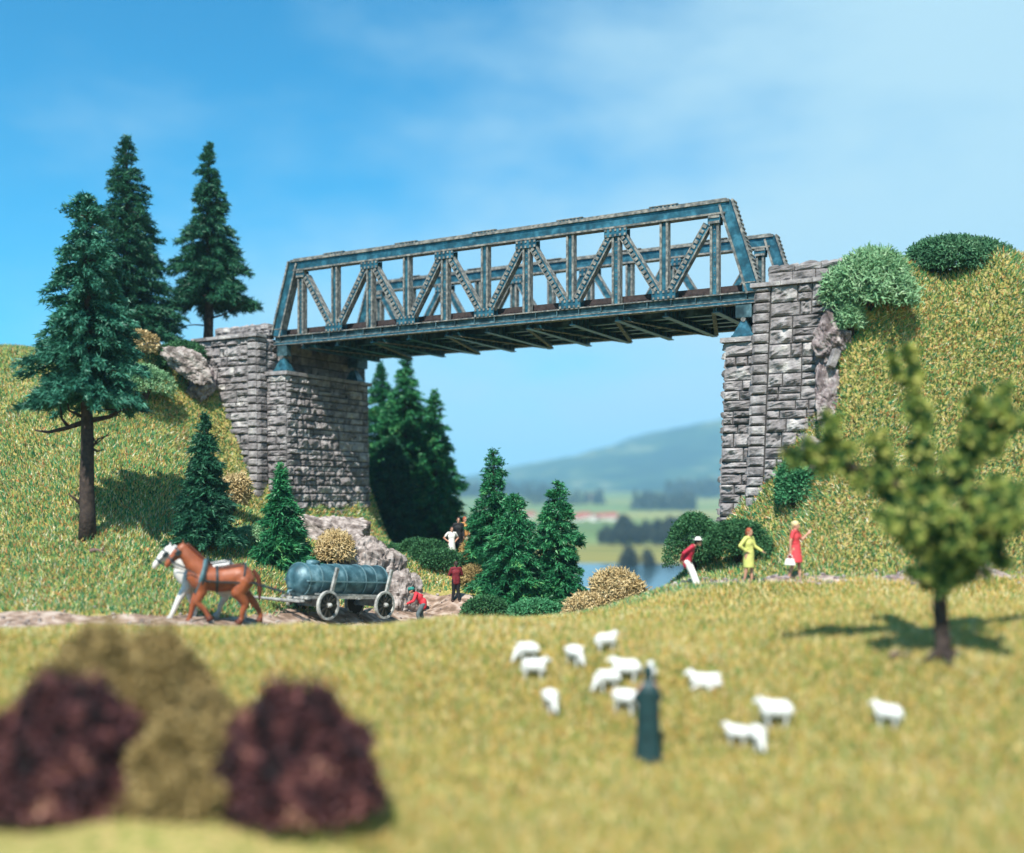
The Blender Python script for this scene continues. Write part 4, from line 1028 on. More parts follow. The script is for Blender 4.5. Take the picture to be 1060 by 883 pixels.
# ------------------------------------------------------------------ rocks
def rock(name, c, r, m, label, seed, rot=(0, 0, 0), crag=.35, seg=120, cat='rock', group='bare rocks at the bridge', planes=16):
    """craggy boulder: ellipsoid cut by facet planes and roughened"""
    g = np.random.default_rng(seed); V = []; F = []
    nr = seg // 2; N = unit(g.normal(0, 1, (planes, 3))); off_ = g.uniform(.55, .95, planes)
    for i in range(nr + 1):
        for k in range(seg):
            th = math.pi * i / nr; ph = 2 * math.pi * k / seg
            d = np.array([math.sin(th) * math.cos(ph), math.sin(th) * math.sin(ph), math.cos(th)])
            dp = N @ d; q = np.where(dp > .05, off_ / np.maximum(dp, .05), 9).min(); q = min(q, 1.05)
            p = Vector(d * q)
            nz = mnoise.fractal(p * 2.6 + Vector((seed, 0, 0)), .7, 2.2, 5); rg = abs(mnoise.noise(p * 3.3 + Vector((0, seed, 0))))
            vd = mnoise.voronoi(Vector((p.x * r[0], p.y * r[1], p.z * r[2])) * 1.5 + Vector((seed, 0, 0)))[0]; ck = max(0.0, 1 - (vd[1] - vd[0]) / .10)
            p = p * (1 + crag * (.34 * nz - .35 * max(0, .12 - rg)) - .07 * ck)
            V.append((p.x * r[0], p.y * r[1], p.z * r[2]))
    for i in range(nr):
        for k in range(seg):
            k2 = (k + 1) % seg; F.append((i * seg + k, (i + 1) * seg + k, (i + 1) * seg + k2, i * seg + k2))
    o = link(name, np_mesh(name, V, F, m, False)); o.location = c; o.rotation_euler = rot
    return tag(o, label, cat, group)
def at(u, v, d): return W(u, v, d)
rock('rock_outcrop', at(404, 626, 41.4), (1.25, 1.1, 1.75), M['rock'], 'pale fissured rock face behind the rear wagon wheel', 301, (0, .1, .2), .35)
rock('rock_outcrop', at(372, 606, 42.3), (2.0, 1.2, 2.05), M['rock'], 'weathered rock shoulder right of the straw bush above the tank', 302, (.1, .25, .6), .35)
rock('rock_outcrop', at(345, 560, 44.8), (2.3, 1.5, 1.5), M['rock'], 'brown rock ledge at the foot of the left pier', 303, (0, .15, .1), .4)
rock('rock_outcrop', at(322, 618, 40.4), (1.5, .8, 1.1), M['rock'], 'low rock behind the tank of the wagon', 304, (0, 0, .4), .35)
rock('rock_outcrop', at(196, 376, 49.0), (1.35, .6, .80), M['rock'], 'pale grey rock at the top end of the left wing wall', 305, (.1, .55, 0), .6, group='rocks beside the wing walls')
rock('rock_outcrop', at(212, 398, 49.8), (.8, .6, .9), M['rock_lilac'], 'dark rock against the left wing wall under the pale one', 306, (0, .7, 0), .6, group='rocks beside the wing walls')
rock('rock_outcrop', at(868, 350, 36.0), (.85, .65, 1.55), M['rock_lilac'], 'lilac grey rock slab at the right edge of the sunlit abutment', 307, (0, .12, .2), .6, group='rocks beside the wing walls')
rock('rock_outcrop', at(858, 415, 35.8), (.72, .55, 1.35), M['rock_lilac'], 'lilac grey rock lower down the edge of the sunlit abutment', 308, (0, .22, .9), .6, group='rocks beside the wing walls')
rock('rock_outcrop', at(842, 468, 35.7), (.5, .45, .8), M['rock_lilac'], 'small lilac rock low at the edge of the sunlit abutment', 310, (0, .3, 1.9), .6, group='rocks beside the wing walls')
bk = MB(); bk.box((-.13, -.12, -.32), (.13, .12, .32), 0); bo = bk.build('stone_block', M['stone']); bo.location = at(863, 371, 35.35); bo.rotation_euler = (0, .38, .2)
tag(bo, 'loose square stone block stuck in the rock beside the right abutment', 'stone')
bm_ = bo.modifiers.new('bevel', 'BEVEL'); bm_.width = .03; bm_.segments = 2

# ------------------------------------------------------------------ far valley: woods, houses
def far_tree(x, y, h, r, seed, label, group):
    g = np.random.default_rng(seed); z = h1(x, y)
    root = empty('valley_tree', (x, y, z)); tag(root, label, 'tree', group)
    n = 700; t = g.random(n); a = g.uniform(0, 6.28, n); rr = r * np.sin(np.pi * np.clip(t * .86 + .12, 0, 1)) ** .8 * g.uniform(.4, 1.1, n)
    P = np.stack([rr * np.cos(a), rr * np.sin(a), h * (.1 + .9 * t)], 1); D = unit(g.normal(0, 1, (n, 3)) + np.array([0, 0, .3]))
    V = needles(P, D, g.uniform(.5, 1.3, n) * h / 9, g.uniform(.4, .9, n) * h / 9, g)
    link('crown', np_mesh('crown', V, np.arange(n * 3).reshape(-1, 3), M['far_tree']), root)
    tb = MB(); tb.tube([(0, 0, -.5), (0, 0, h * .5), (0, 0, h * .9)], [.28, .2, .05], 6); tb.build('trunk', M['bark'], root)
gt = random.Random(9)
TROW = [(622, 7), (628, 9), (634, 8), (641, 12), (645, 14), (649, 13), (655, 10), (661, 9), (668, 11), (676, 10), (681, 12), (688, 11), (693, 13), (699, 12), (705, 13), (711, 14), (718, 12), (726, 13), (734, 12)]
for i, (u, h) in enumerate(TROW):
    y = 492 + gt.uniform(-10, 10); far_tree((u - 530) / K * y, y, h, h * .27, 400 + i, 'dark tree in the row across the valley field beyond the lake', 'tree row across the valley')
for i, (u, d, h) in enumerate(((646, 352, 6), (651, 354, 8), (656, 356, 6))):
    far_tree((u - 530) / K * d, d, h, h * .33, 430 + i, 'dark tree of the small clump on the far lake shore, left', 'far lake shore, left clump')
for i, (u, d, h) in enumerate(((670, 352, 7), (674, 355, 5))):
    far_tree((u - 530) / K * d, d, h, h * .33, 440 + i, 'dark tree of the pair on the far lake shore, right', 'far lake shore, right pair')
def wood(name, u0, u1, d, dd, n, h, seed, label):
    g = np.random.default_rng(seed); U = g.uniform(u0, u1, n); Y = d + g.uniform(-dd, dd, n); X = (U - 530) / K * Y; Z = H(X, Y)
    k = 26; Tt = g.random((n, k)); a = g.uniform(0, 6.28, (n, k)); hh = h * g.uniform(.6, 1.2, n)
    rr = .3 * hh[:, None] * (1 - Tt) * g.uniform(.5, 1.1, (n, k))
    P = np.stack([X[:, None] + rr * np.cos(a), Y[:, None] + rr * np.sin(a), Z[:, None] + hh[:, None] * Tt], 2).reshape(-1, 3)
    D = unit(g.normal(0, 1, P.shape) + np.array([0, 0, .4])); V = needles(P, D, g.uniform(.15, .3, len(P)) * h, g.uniform(.12, .25, len(P)) * h, g)
    tag(link(name, np_mesh(name, V, np.arange(len(V)).reshape(-1, 3), M['far_tree'])), label, 'wood', kind='stuff')
wood('distant_wood', 655, 720, 1150, 60, 90, 17, 1, 'dark strip of wood on the far valley slope')
wood('distant_wood', 400, 580, 1750, 120, 260, 20, 2, 'long dark strip of wood under the far hill, left')
wood('distant_wood', 690, 900, 1750, 140, 300, 26, 3, 'long dark strip of wood under the far hill, right')
wood('distant_wood', 540, 625, 1320, 60, 70, 15, 4, 'short dark strip of wood beyond the village')
def house(u, d, w, l, hh, rz, label):
    w, l, hh = w * .62, l * .62, hh * .7
    x = (u - 530) / K * d; B = (x, d, h1(x, d) - .2); root = empty('farmhouse', B, rz); tag(root, label, 'house', 'village houses across the valley')
    m = MB(); m.box((-l / 2, -w / 2, 0), (l / 2, w / 2, hh), 0)
    m.add([(-l / 2, -w / 2, hh), (-l / 2, w / 2, hh), (-l / 2, 0, hh + w * .42), (l / 2, -w / 2, hh), (l / 2, w / 2, hh), (l / 2, 0, hh + w * .42)], [(0, 2, 1), (3, 4, 5)], 0)
    m.build('wall', M['plaster'], root)
    r = MB(); o = .6
    for sg in (-1, 1):
        e = Vector((0, sg * (w / 2 + o), hh - o * .8)); t = Vector((0, 0, hh + w * .42 + .1))
        r.hexa([(-l / 2 - o, e.y, e.z), (l / 2 + o, e.y, e.z), (l / 2 + o, 0, t.z), (-l / 2 - o, 0, t.z), (-l / 2 - o, e.y, e.z + .3), (l / 2 + o, e.y, e.z + .3), (l / 2 + o, 0, t.z + .3), (-l / 2 - o, 0, t.z + .3)])
    r.build('roof', M['rooftile'], root)
    for i in range(3):
        q = MB(); cx = -l / 2 + l * (i + .5) / 3; q.box((cx - .5, -w / 2 - .06, hh * .4), (cx + .5, -w / 2 + .02, hh * .4 + 1.2)); q.build('window', M['pane'], root)
for i, (u, d, w, l, hh, rz, lab) in enumerate(((598, 880, 9, 13, 5, .2, 'white farmhouse with red roof at the left end of the village'), (606, 905, 10, 16, 5.5, -.3, 'wide red roofed farmhouse second from the left in the village'), (616, 870, 8, 10, 6, .9, 'narrow white house in the middle of the village'), (624, 900, 9, 14, 5, .1, 'red roofed farmhouse right of the narrow white house'), (634, 885, 10, 12, 6, -.2, 'white farmhouse at the right end of the village'), (612, 1450, 12, 22, 8, .1, 'pale building below the far hill, above the village'), (548, 930, 9, 14, 5, .4, 'farmhouse seen left of the lakeside fir'))):
    house(u, d, w, l, hh, rz, lab)

# ------------------------------------------------------------------ placing helpers
def hit(u, v, d0=12.0, d1=70.0):
    """where the sight line through a photo pixel meets the ground"""
    D = np.arange(d0, d1, .02); X = (u - 530) / K * D; Z = EYE - (v - HZ) / K * D
    k = np.nonzero(Z <= H(X, D))[0]
    d = D[k[0]] if len(k) else d1
    return Vector(((u - 530) / K * d, d, h1((u - 530) / K * d, d)))

# ------------------------------------------------------------------ tank wagon
WR = math.radians(55); wx, wy = -5.93, 36.25
wroot = empty('farm_wagon', (wx, wy, h1(wx, wy) + .10), WR); wroot.rotation_euler = (0, .085, WR)
tag(wroot, 'grey wooden stake wagon carrying the blue tank, hitched behind the two horses', 'wagon')
for ax_ in (-1.4, 1.4):
    a = MB(); a.box((ax_ - .07, -.66, .42), (ax_ + .07, .66, .56), 0); a.box((ax_ - .10, -.58, .56), (ax_ + .10, .58, .68), 0); a.build('axle', M['wood_grey'], wroot)
    for sy in (-1, 1):
        R_ = .49; y_ = sy * .72
        rim = MB(); V = []; F = []; n = 36
        for i in range(n):
            t = 2 * math.pi * i / n
            for r_, yy in ((R_, -.05), (R_, .05), (R_ - .075, .05), (R_ - .075, -.05)): V.append((ax_ + r_ * math.cos(t), y_ + yy, R_ + r_ * math.sin(t)))
        for i in range(n):
            j = (i + 1) % n
            for k in range(4): F.append((i * 4 + k, j * 4 + k, j * 4 + (k + 1) % 4, i * 4 + (k + 1) % 4))
        rim.add(V, F, 0)
        wo = empty('wheel', (0, 0, 0)); wo.parent = wroot
        rim.build('rim', M['wood_grey'], wo)
        sp = MB()
        for i in range(10):
            t = 2 * math.pi * i / 10; c_ = Vector((ax_, y_, R_)); d_ = Vector((math.cos(t), 0, math.sin(t)))
            sp.bar(c_ + d_ * .07, c_ + d_ * (R_ - .06), .06, .045, (0, 1, 0), 0)
        sp.tube([(ax_, y_ - sy * .035, R_), (ax_, y_ - sy * .015, R_)], R_ - .07, 28, 0)
        sp.build('spokes', M['wheel_dark'], wo)
        hb = MB(); hb.tube([(ax_, y_ - .10, R_), (ax_, y_ + sy * .02, R_), (ax_, y_ + sy * .13, R_), (ax_, y_ + sy * .16, R_)], [.085, .09, .07, .05], 12, 0); hb.build('hub', M['wood_grey'], wo, True)
fr_ = MB()
for sy in (-1, 1):
    fr_.bar((-2.35, sy * .44, .74), (2.0, sy * .44, .74), .10, .12, (0, 1, 0)); fr_.bar((-1.9, sy * .60, .86), (1.85, sy * .60, .80), .055, .05, (0, 1, 0))
for x in (-2.2, -1.0, .2, 1.8): fr_.box((x - .06, -.62, .68), (x + .06, .62, .74))
fr_.build('bed_frame', M['wood_grey'], wroot)
for sx, sy in ((-1.28, -1), (1.45, -1), (-1.28, 1), (1.45, 1)):
    st = MB(); st.bar((sx, sy * .62, .55), (sx + .10, sy * .84, 1.75), .11, .09, (0, 1, 0)); st.build('stake', M['wood_grey'], wroot)
for pts in ([(-1.5, 0, .58), (-2.6, .12, .60), (-4.1, .62, .75)], ):
    p_ = MB(); p_.tube(pts, [.06, .05, .04], 8); p_.build('drawbar', M['wood_grey'], wroot, True)
sb2 = MB(); sb2.bar((-2.55, -.75, .64), (-2.55, .85, .64), .07, .08, (1, 0, 0)); sb2.bar((-2.68, -.7, .62), (-2.68, -.1, .62), .05, .05, (1, 0, 0)); sb2.bar((-2.68, .2, .62), (-2.68, .8, .62), .05, .05, (1, 0, 0)); sb2.build('swingletree', M['wood_grey'], wroot)

troot = empty('water_tank', wroot.location, WR); troot.rotation_euler = wroot.rotation_euler
tag(troot, 'long blue green metal tank lying on the horse drawn wagon', 'tank')
ZC, TR = 1.30, .56
tk = MB(); tk.tube([(-2.42, 0, ZC), (-2.36, 0, ZC), (-2.20, 0, ZC), (-2.14, 0, ZC), (1.75, 0, ZC), (1.82, 0, ZC), (1.93, 0, ZC), (1.97, 0, ZC)], [.22, .36, .50, TR, TR, .50, .34, .18], 36)
tk.build('shell', M['tank'], troot, True)
for x in (-2.1, -1.55, -.4, .55, 1.1, 1.68):
    b = MB(); b.loop([(x, (TR + .002) * math.cos(t), ZC + (TR + .002) * math.sin(t)) for t in np.linspace(0, 2 * math.pi, 40, endpoint=False)], .045, .022); b.build('band', M['tank_band'], troot)
hl = MB(); hl.loop([(x, y, ZC - .02) for x, y in ((-2.2, -TR), (1.8, -TR), (1.8, TR), (-2.2, TR))], .05, .03); hl.build('seam_strip', M['tank_band'], troot)
dm = MB(); dm.tube([(-1.5, 0, ZC + TR - .05), (-1.5, 0, ZC + TR + .09), (-1.5, 0, ZC + TR + .12)], [.24, .22, .05], 20); dm.build('filler_lid', M['tank'], troot, True)
tp = MB(); tp.tube([(-2.36, 0, ZC - .36), (-2.52, 0, ZC - .38), (-2.56, 0, ZC - .50)], [.05, .045, .04], 8); tp.build('tap', M['tank_band'], troot, True)

# ------------------------------------------------------------------ horses
def horse(loc, rz, coat, mane, label, legs, head_dz=0.0, sc=1.0):
    root = empty('draft_horse', loc, rz); root.scale = (sc, sc, sc); tag(root, label, 'horse', 'horse team of the wagon')
    b = MB(); N = 18
    b.cap((.50, 0, 1.24), .335, (0, 0, 1.20), .345, N); b.cap((0, 0, 1.20), .345, (-.48, 0, 1.27), .355, N)
    b.cap((-.50, .10, 1.28), .29, (-.62, .10, 1.18), .26, N); b.cap((-.50, -.10, 1.28), .29, (-.62, -.10, 1.18), .26, N)
    b.cap((.58, 0, 1.22), .30, (.66, 0, 1.30), .27, N)
    nk = [(.50, 0, 1.40), (.72, 0, 1.62), (.92, 0, 1.88 + head_dz * .6), (1.0, 0, 2.04 + head_dz)]
    for p, q, r0, r1 in ((nk[0], nk[1], .30, .25), (nk[1], nk[2], .25, .19), (nk[2], nk[3], .19, .14)): b.cap(p, r0, q, r1, N)
    hx, hz = 1.03, 2.05 + head_dz
    pm = (1.40, 0, 1.66 + head_dz)
    b.cap((hx, 0, hz), .14, (1.20, 0, 1.90 + head_dz), .125, N); b.cap((1.20, 0, 1.90 + head_dz), .12, pm, .085, N); b.cap((1.08, 0, 1.90 + head_dz), .10, (1.22, 0, 1.80 + head_dz), .085, N)
    b.cap(pm, .078, (1.43, 0, 1.60 + head_dz), .066, N)
    for sy in (-1, 1):
        b.cap((1.0, sy * .07, hz + .10), .035, (1.02, sy * .085, hz + .26), .008, 8)
        b.cap((1.14, sy * .085, 1.97 + head_dz), .035, (1.17, sy * .09, 1.95 + head_dz), .03, 8)
    for pts, rr in legs:
        for i in range(len(pts) - 1): b.cap(pts[i], rr[i], pts[i + 1], rr[i + 1], 12)
    body = b.fused('body', coat, root, voxel=.022, smooth=5)
    for pts, rr in legs:
        f = Vector(pts[-1]); h_ = MB(); d_ = (Vector(pts[-1]) - Vector(pts[-2])).normalized()
        h_.tube([f - d_ * .02, f + d_ * .05, f + d_ * .11], [.075, .092, .105], 12); h_.build('hoof', mane, root, True)
    t = MB(); t.cap((-.86, 0, 1.42), .055, (-.98, 0, 1.20), .075); t.cap((-.98, 0, 1.20), .075, (-1.02, 0, .85), .07); t.cap((-1.02, 0, .85), .07, (-1.0, .02, .60), .025); t.fused('tail', mane, root, .02, 2)
    mn = MB()
    for i in range(17):
        a = i / 16; p = Vector(nk[0]).lerp(Vector((.99, 0, hz)), a); o_ = Vector((-.20 + .10 * a, 0, .17 - .07 * a)) * (1.12 - .1 * a)
        mn.cap(p + o_ * .98, .055, p + o_ * .5 + Vector((-.05, -.15 * (1 - .3 * a), -.06)), .04, 8)
    mn.cap((1.05, 0, hz + .11), .04, (1.17, 0, hz - .01), .02, 8)
    mn.fused('mane', mane, root, .018, 5)
    for sy in (-1, 1):
        e = MB(); e.sphere((1.165, sy * .13, 1.955 + head_dz), .022, seg=8); e.build('eye', M['eye'], root, True)
    ha = MB()      # collar, girth, breeching, traces, bridle
    cpts = [(.56 + .16 * math.cos(t) * -.7 - .02, .33 * math.sin(t) * (1 if math.cos(t) < .3 else .82), 1.30 + .43 * math.cos(t)) for t in np.linspace(0, 2 * math.pi, 30, endpoint=False)]
    cl = MB(); cl.tube(cpts + [cpts[0]], .062, 9); hco = cl.build('collar', M['collar_pad'], root, True)
    c2 = MB(); c2.loop([(x - .055, y * 1.13, 1.30 + (z - 1.30) * 1.09) for x, y, z in cpts], .05, .03); c2.build('hames', M['leather'], root)
    def ring(x, r, zc, tl=0.0): return [(x + tl * math.cos(t), r * math.sin(t), zc + r * math.cos(t)) for t in np.linspace(0, 2 * math.pi, 32, endpoint=False)]
    ha.loop(ring(.14, .352, 1.215), .065, .018); ha.loop(ring(-.56, .372, 1.265, -.05), .05, .018)
    for sy in (-1, 1):
        tr = [(.55, sy * .37, 1.22), (.14, sy * .365, 1.17), (-.25, sy * .372, 1.15), (-.56, sy * .40, 1.12), (-.80, sy * .37, 1.12)]
        for p, q in zip(tr[:-1], tr[1:]): ha.bar(p, q, .045, .022, (0, 1, 0))
        ha.tube([(-.80, sy * .37, 1.12), (-1.25, sy * .32, .95), (-1.75, sy * .30, .78)], .02, 6)
        ha.bar((.14, sy * .20, 1.52), (-.56, sy * .21, 1.60), .03, .02, (0, 1, 0))
    ha.bar((.14, .0, 1.572), (-.62, .0, 1.645), .05, .02, (0, 0, 1))
    ha.build('harness', M['leather'], root)
    br_ = MB(); ax = (Vector(pm) - Vector((hx, 0, hz))).normalized(); up = Vector((-ax.z, 0, ax.x)) * -1
    for s_, ru, ry in ((.10, .135, .138), (.40, .105, .10)):
        c = Vector((hx, 0, hz)).lerp(Vector(pm), s_ / .53) - up * 0.0
        br_.loop([c + up * ru * math.cos(t) + Vector((0, ry * math.sin(t), 0)) for t in np.linspace(0, 2 * math.pi, 20, endpoint=False)], .045, .014)
    for sy in (-1, 1):
        br_.bar(Vector((hx + .05, sy * .135, hz - .05)), Vector((pm[0] - .06, sy * .092, pm[2] + .08)), .035, .015, (0, 1, 0))
        br_.bar(Vector((1.12, sy * .145, hz - .10)), Vector((1.20, sy * .135, hz - .16)), .13, .012, (0, 1, 0))
        br_.bar(Vector((pm[0] - .05, sy * .095, pm[2] + .06)), Vector((.66, sy * .36, 1.38)), .025, .015, (0, 1, 0))
    br_.build('bridle', M['leather'], root)
    return root
lf = [.22, .145, .092, .07, .065, .075]; lh = [.28, .20, .105, .075, .065, .075]
LEG_A = [([(.52, -.17, 1.15), (.58, -.19, .92), (.74, -.19, .56), (.80, -.19, .30), (.84, -.19, .16), (.88, -.19, .08)], lf),
         ([(.52, .17, 1.15), (.52, .19, .92), (.66, .19, .62), (.46, .19, .40), (.40, .19, .30), (.36, .19, .22)], lf),
         ([(-.58, -.16, 1.15), (-.52, -.20, .88), (-.86, -.20, .56), (-1.02, -.20, .28), (-1.06, -.20, .15), (-1.04, -.20, .08)], lh),
         ([(-.58, .16, 1.15), (-.42, .20, .86), (-.62, .20, .54), (-.52, .20, .28), (-.52, .20, .15), (-.47, .20, .08)], lh)]
LEG_B = [([(.52, .17, 1.15), (.58, .19, .92), (.80, .19, .56), (.92, .19, .30), (.98, .19, .16), (1.02, .19, .08)], lf),
         ([(.52, -.17, 1.15), (.50, -.19, .92), (.46, -.19, .56), (.36, -.19, .30), (.32, -.19, .16), (.36, -.19, .08)], lf),
         ([(-.58, .16, 1.15), (-.50, .20, .88), (-.84, .20, .56), (-.96, .20, .28), (-1.0, .20, .15), (-.97, .20, .08)], lh),
         ([(-.58, -.16, 1.15), (-.36, -.20, .86), (-.52, -.20, .56), (-.36, -.20, .32), (-.34, -.20, .15), (-.29, -.20, .08)], lh)]
hrz = math.radians(199)
hb_ = Vector((-8.42, 30.3, 0)); hb_.z = h1(hb_.x, hb_.y) + .05
horse(hb_, hrz, M['horse_brown'], M['mane_dark'], 'chestnut brown draft horse in black harness, nearer of the wagon pair', LEG_A, 0.02, 1.06)
hw_ = hb_ + Vector((math.cos(hrz), math.sin(hrz), 0)) * .35 + Vector((math.sin(hrz), -math.cos(hrz), 0)) * .85; hw_.z = h1(hw_.x, hw_.y) + .05
horse(hw_, hrz + .05, M['horse_white'], M['mane_pale'], 'white draft horse on the far side of the brown one', LEG_B, -.12, 1.05)

# ------------------------------------------------------------------ people
def person(label, loc, rz, J=None, wear=(), group=None, sc=1.0, skin='skin', name='person', detail=True):
    root = empty(name, loc, rz); root.scale = (sc, sc, sc); tag(root, label, 'person', group)
    j = dict(pelvis=(0, 0, .94), chest=(0, 0, 1.27), neck=(0, 0, 1.46), head=(.02, 0, 1.61))
    for s, y in (('L', 1), ('R', -1)):
        j['sh' + s] = (0, y * .185, 1.42); j['el' + s] = (-.03, y * .23, 1.14); j['wr' + s] = (.04, y * .235, .90)
        j['hip' + s] = (0, y * .09, .92); j['kn' + s] = (.015, y * .095, .50); j['an' + s] = (-.01, y * .10, .085)
    j.update(J or {}); j = {k: Vector(v) for k, v in j.items()}
    b = MB(); n = 12
    def torso(m, inf=0.0, low=0.0):
        for y in (-.045, .045):
            o_ = Vector((0, y, 0)); m.cap(j['pelvis'] + o_, .118 + inf, j['pelvis'].lerp(j['chest'], .55) + o_ * .8, .105 + inf, n); m.cap(j['pelvis'].lerp(j['chest'], .55) + o_ * .8, .105 + inf, j['chest'] + o_ * 1.3, .118 + inf, n)
        m.cap(j['shL'] * .8 + j['shR'] * .2, .062 + inf, j['shL'] * .2 + j['shR'] * .8, .062 + inf, n); m.cap(j['chest'], .125 + inf, j['neck'].lerp(j['chest'], .3), .07 + inf * .6, n)
    def arm(m, s, inf=0.0, to=1.0):
        m.cap(j['sh' + s], .056 + inf, j['el' + s], .043 + inf, n)
        if to > .5: m.cap(j['el' + s], .043 + inf, j['el' + s].lerp(j['wr' + s], 1.0 if to >= 1 else .5), .030 + inf, n)
    def leg(m, s, inf=0.0, hem=1.0):
        m.cap(j['hip' + s], .092 + inf, j['kn' + s], .06 + inf, n); m.cap(j['kn' + s], .06 + inf, j['kn' + s].lerp(j['an' + s], hem), .040 + inf, n)
    torso(b)
    for s in 'LR':
        arm(b, s); leg(b, s)
        a = j['an' + s]; b.cap(a + Vector((-.04, 0, -.045)), .042, a + Vector((.15, 0, -.055)), .032, n)
        d = (j['wr' + s] - j['el' + s]).normalized(); y = 1 if s == 'L' else -1
        side = d.cross(Vector((0, 0, 1))); side = side.normalized() if side.length > .1 else Vector((1, 0, 0))
        if abs(d.z) > .6: side = Vector((1, 0, 0)); side = (side - d * side.dot(d)).normalized()
        pl = side.cross(d); w_ = j['wr' + s]
        for k in (-.5, .5): b.cap(w_ + side * .016 * k, .022, w_ + d * .085 + side * .044 * k, .019, 8)
        for k, L in ((-1.5, .060), (-.5, .075), (.5, .080), (1.5, .070)):
            r_ = w_ + d * .09 + side * .018 * k; m_ = r_ + d * L * .5 + pl * .006; b.cap(r_, .0095, m_, .009, 7); b.cap(m_, .009, m_ + d * L * .42 + pl * .022, .008, 7)
        r_ = w_ + d * .025 + side * .032; b.cap(r_, .012, r_ + d * .045 + side * .03, .010, 7)
    hd = j['head']; fw = (hd - j['neck']); fw = Vector((1, 0, 0)) - Vector((0, 0, 1)) * 0.12 * 0
    nk_ = j['neck']; b.cap(nk_ - Vector((0, 0, .04)), .058, nk_.lerp(hd, .6), .052, n)
    b.sphere(hd + Vector((0, 0, .02)), (.098, .078, .108), seg=16); b.cap(hd + Vector((.045, 0, -.06)), .05, hd + Vector((.06, 0, -.085)), .036, n)
    b.cap(hd + Vector((.092, 0, .02)), .012, hd + Vector((.116, 0, -.025)), .016, 7)
    b.cap(hd + Vector((.088, -.02, -.062)), .010, hd + Vector((.088, .02, -.062)), .010, 7)
    for y in (-1, 1): b.sphere(hd + Vector((-.005, y * .08, -.005)), (.022, .012, .034), seg=8)
    b.fused('body', M[skin], root, .0125, 3)
    for y in (-1, 1):
        e = MB(); e.sphere(hd + Vector((.087, y * .033, .025)), (.013, .017, .011), seg=8); e.build('eye', M['eye'], root, True)
    for kind, mm, *o_ in wear:
        m = MB(); mm = M[mm]
        if kind == 'jacket':
            torso(m, .022); arm(m, 'L', .018); arm(m, 'R', .018)
            m.cap(j['pelvis'] + Vector((0, .05, -.10)), .135, j['pelvis'] + Vector((0, .05, .1)), .13, n); m.cap(j['pelvis'] + Vector((0, -.05, -.10)), .135, j['pelvis'] + Vector((0, -.05, .1)), .13, n)
            m.fused('jacket', mm, root, .018, 3)
        elif kind == 'shirt':
            torso(m, .014); arm(m, 'L', .014, .8); arm(m, 'R', .014, .8); m.fused('shirt', mm, root, .017, 3)
        elif kind == 'trousers':
            for s in 'LR': leg(m, s, .020, .97)
            for y in (-.045, .045): m.cap(j['pelvis'] + Vector((0, y, 0)), .130, j['pelvis'].lerp(j['chest'], .3) + Vector((0, y, 0)), .118, n)
            m.fused('trousers', mm, root, .018, 3)
        elif kind == 'dress':
            hem, wd = o_; torso(m, .014)
            for s in 'LR': m.cap(j['sh' + s], .070, j['sh' + s].lerp(j['el' + s], .62 if len(o_) < 3 else 1.0), .058, n)
            p = j['pelvis']; m.tube([(p.x, p.y, p.z + .22), (p.x, p.y, p.z + .05), (p.x, p.y, (p.z + hem) / 2), (p.x, p.y, hem)], [.13, .165, .165 + (wd - .165) * .5, wd], 20)
            m.fused('dress', mm, root, .018, 3)
        elif kind == 'sleeves':
            for s in 'LR': arm(m, s, .014)
            m.fused('sleeve', mm, root, .017, 2)
        elif kind == 'belt':
            p = j['pelvis'] + Vector((0, 0, .16)); m.loop([p + Vector((.128 * math.cos(t), .165 * math.sin(t), 0)) for t in np.linspace(0, 2 * math.pi, 24, endpoint=False)], .045, .012); m.build('belt', mm, root)
        elif kind == 'hair':
            m.sphere(hd + Vector((-.014, 0, .035)), (.104, .09, .11), seg=14); m.cap(hd + Vector((-.06, 0, .02)), .07, hd + Vector((-.075, 0, -.055)), .06, n)
            m.fused('hair', mm, root, .015, 2)
        elif kind == 'bun':
            m.sphere(hd + Vector((-.014, 0, .04)), (.106, .092, .11), seg=14); m.sphere(hd + Vector((-.085, 0, .06)), .062, seg=12); m.cap(hd + Vector((-.05, 0, .01)), .075, hd + Vector((-.07, 0, -.05)), .05, n); m.fused('hair', mm, root, .015, 2)
        elif kind == 'brim_hat':
            c = hd + Vector((0, 0, .085)); m.tube([c, c + Vector((0, 0, .012))], .165, 24); m.tube([c, c + Vector((0, 0, .06)), c + Vector((0, 0, .10))], [.108, .10, .07], 24); m.build('hat', mm, root, False)
        elif kind == 'cap_hat':
            c = hd + Vector((0, 0, .06)); m.sphere(c, (.116, .1, .085), seg=16); m.tube([c + Vector((.06, 0, -.005)), c + Vector((.15, 0, -.015))], [.085, .05], 12); m.build('cap', mm, root, True)
        elif kind == 'shoes':
            for s in 'LR':
                q = MB(); a = j['an' + s]; q.cap(a + Vector((-.045, 0, -.04)), .05, a + Vector((.15, 0, -.05)), .042, n); q.fused('shoe', mm, root, .013, 2)
        elif kind == 'cape':
            p = j['pelvis']; tp_ = j['neck']
            m.tube([(tp_.x, 0, tp_.z + .02), (tp_.x, 0, tp_.z - .05), (tp_.x, 0, tp_.z - .14), (p.x, 0, p.z + .1), (p.x, 0, .45), (p.x, 0, .05)], [.08, .14, .20, .20, .215, .26], 24)
            m.cap(j['shL'] * .85 + j['shR'] * .15, .06, j['elL'], .06, n); m.cap(j['shR'] * .85 + j['shL'] * .15, .06, j['elR'], .06, n); m.fused('cape', mm, root, .022, 3)
        elif kind == 'collar':
            c = j['neck'] + Vector((0, 0, -.045)); m.tube([c + Vector((0, 0, .07)), c + Vector((0, 0, .02)), c - Vector((0, 0, .06))], [.07, .12, .175], 20); m.build('collar', mm, root, True)
        elif kind == 'hood':
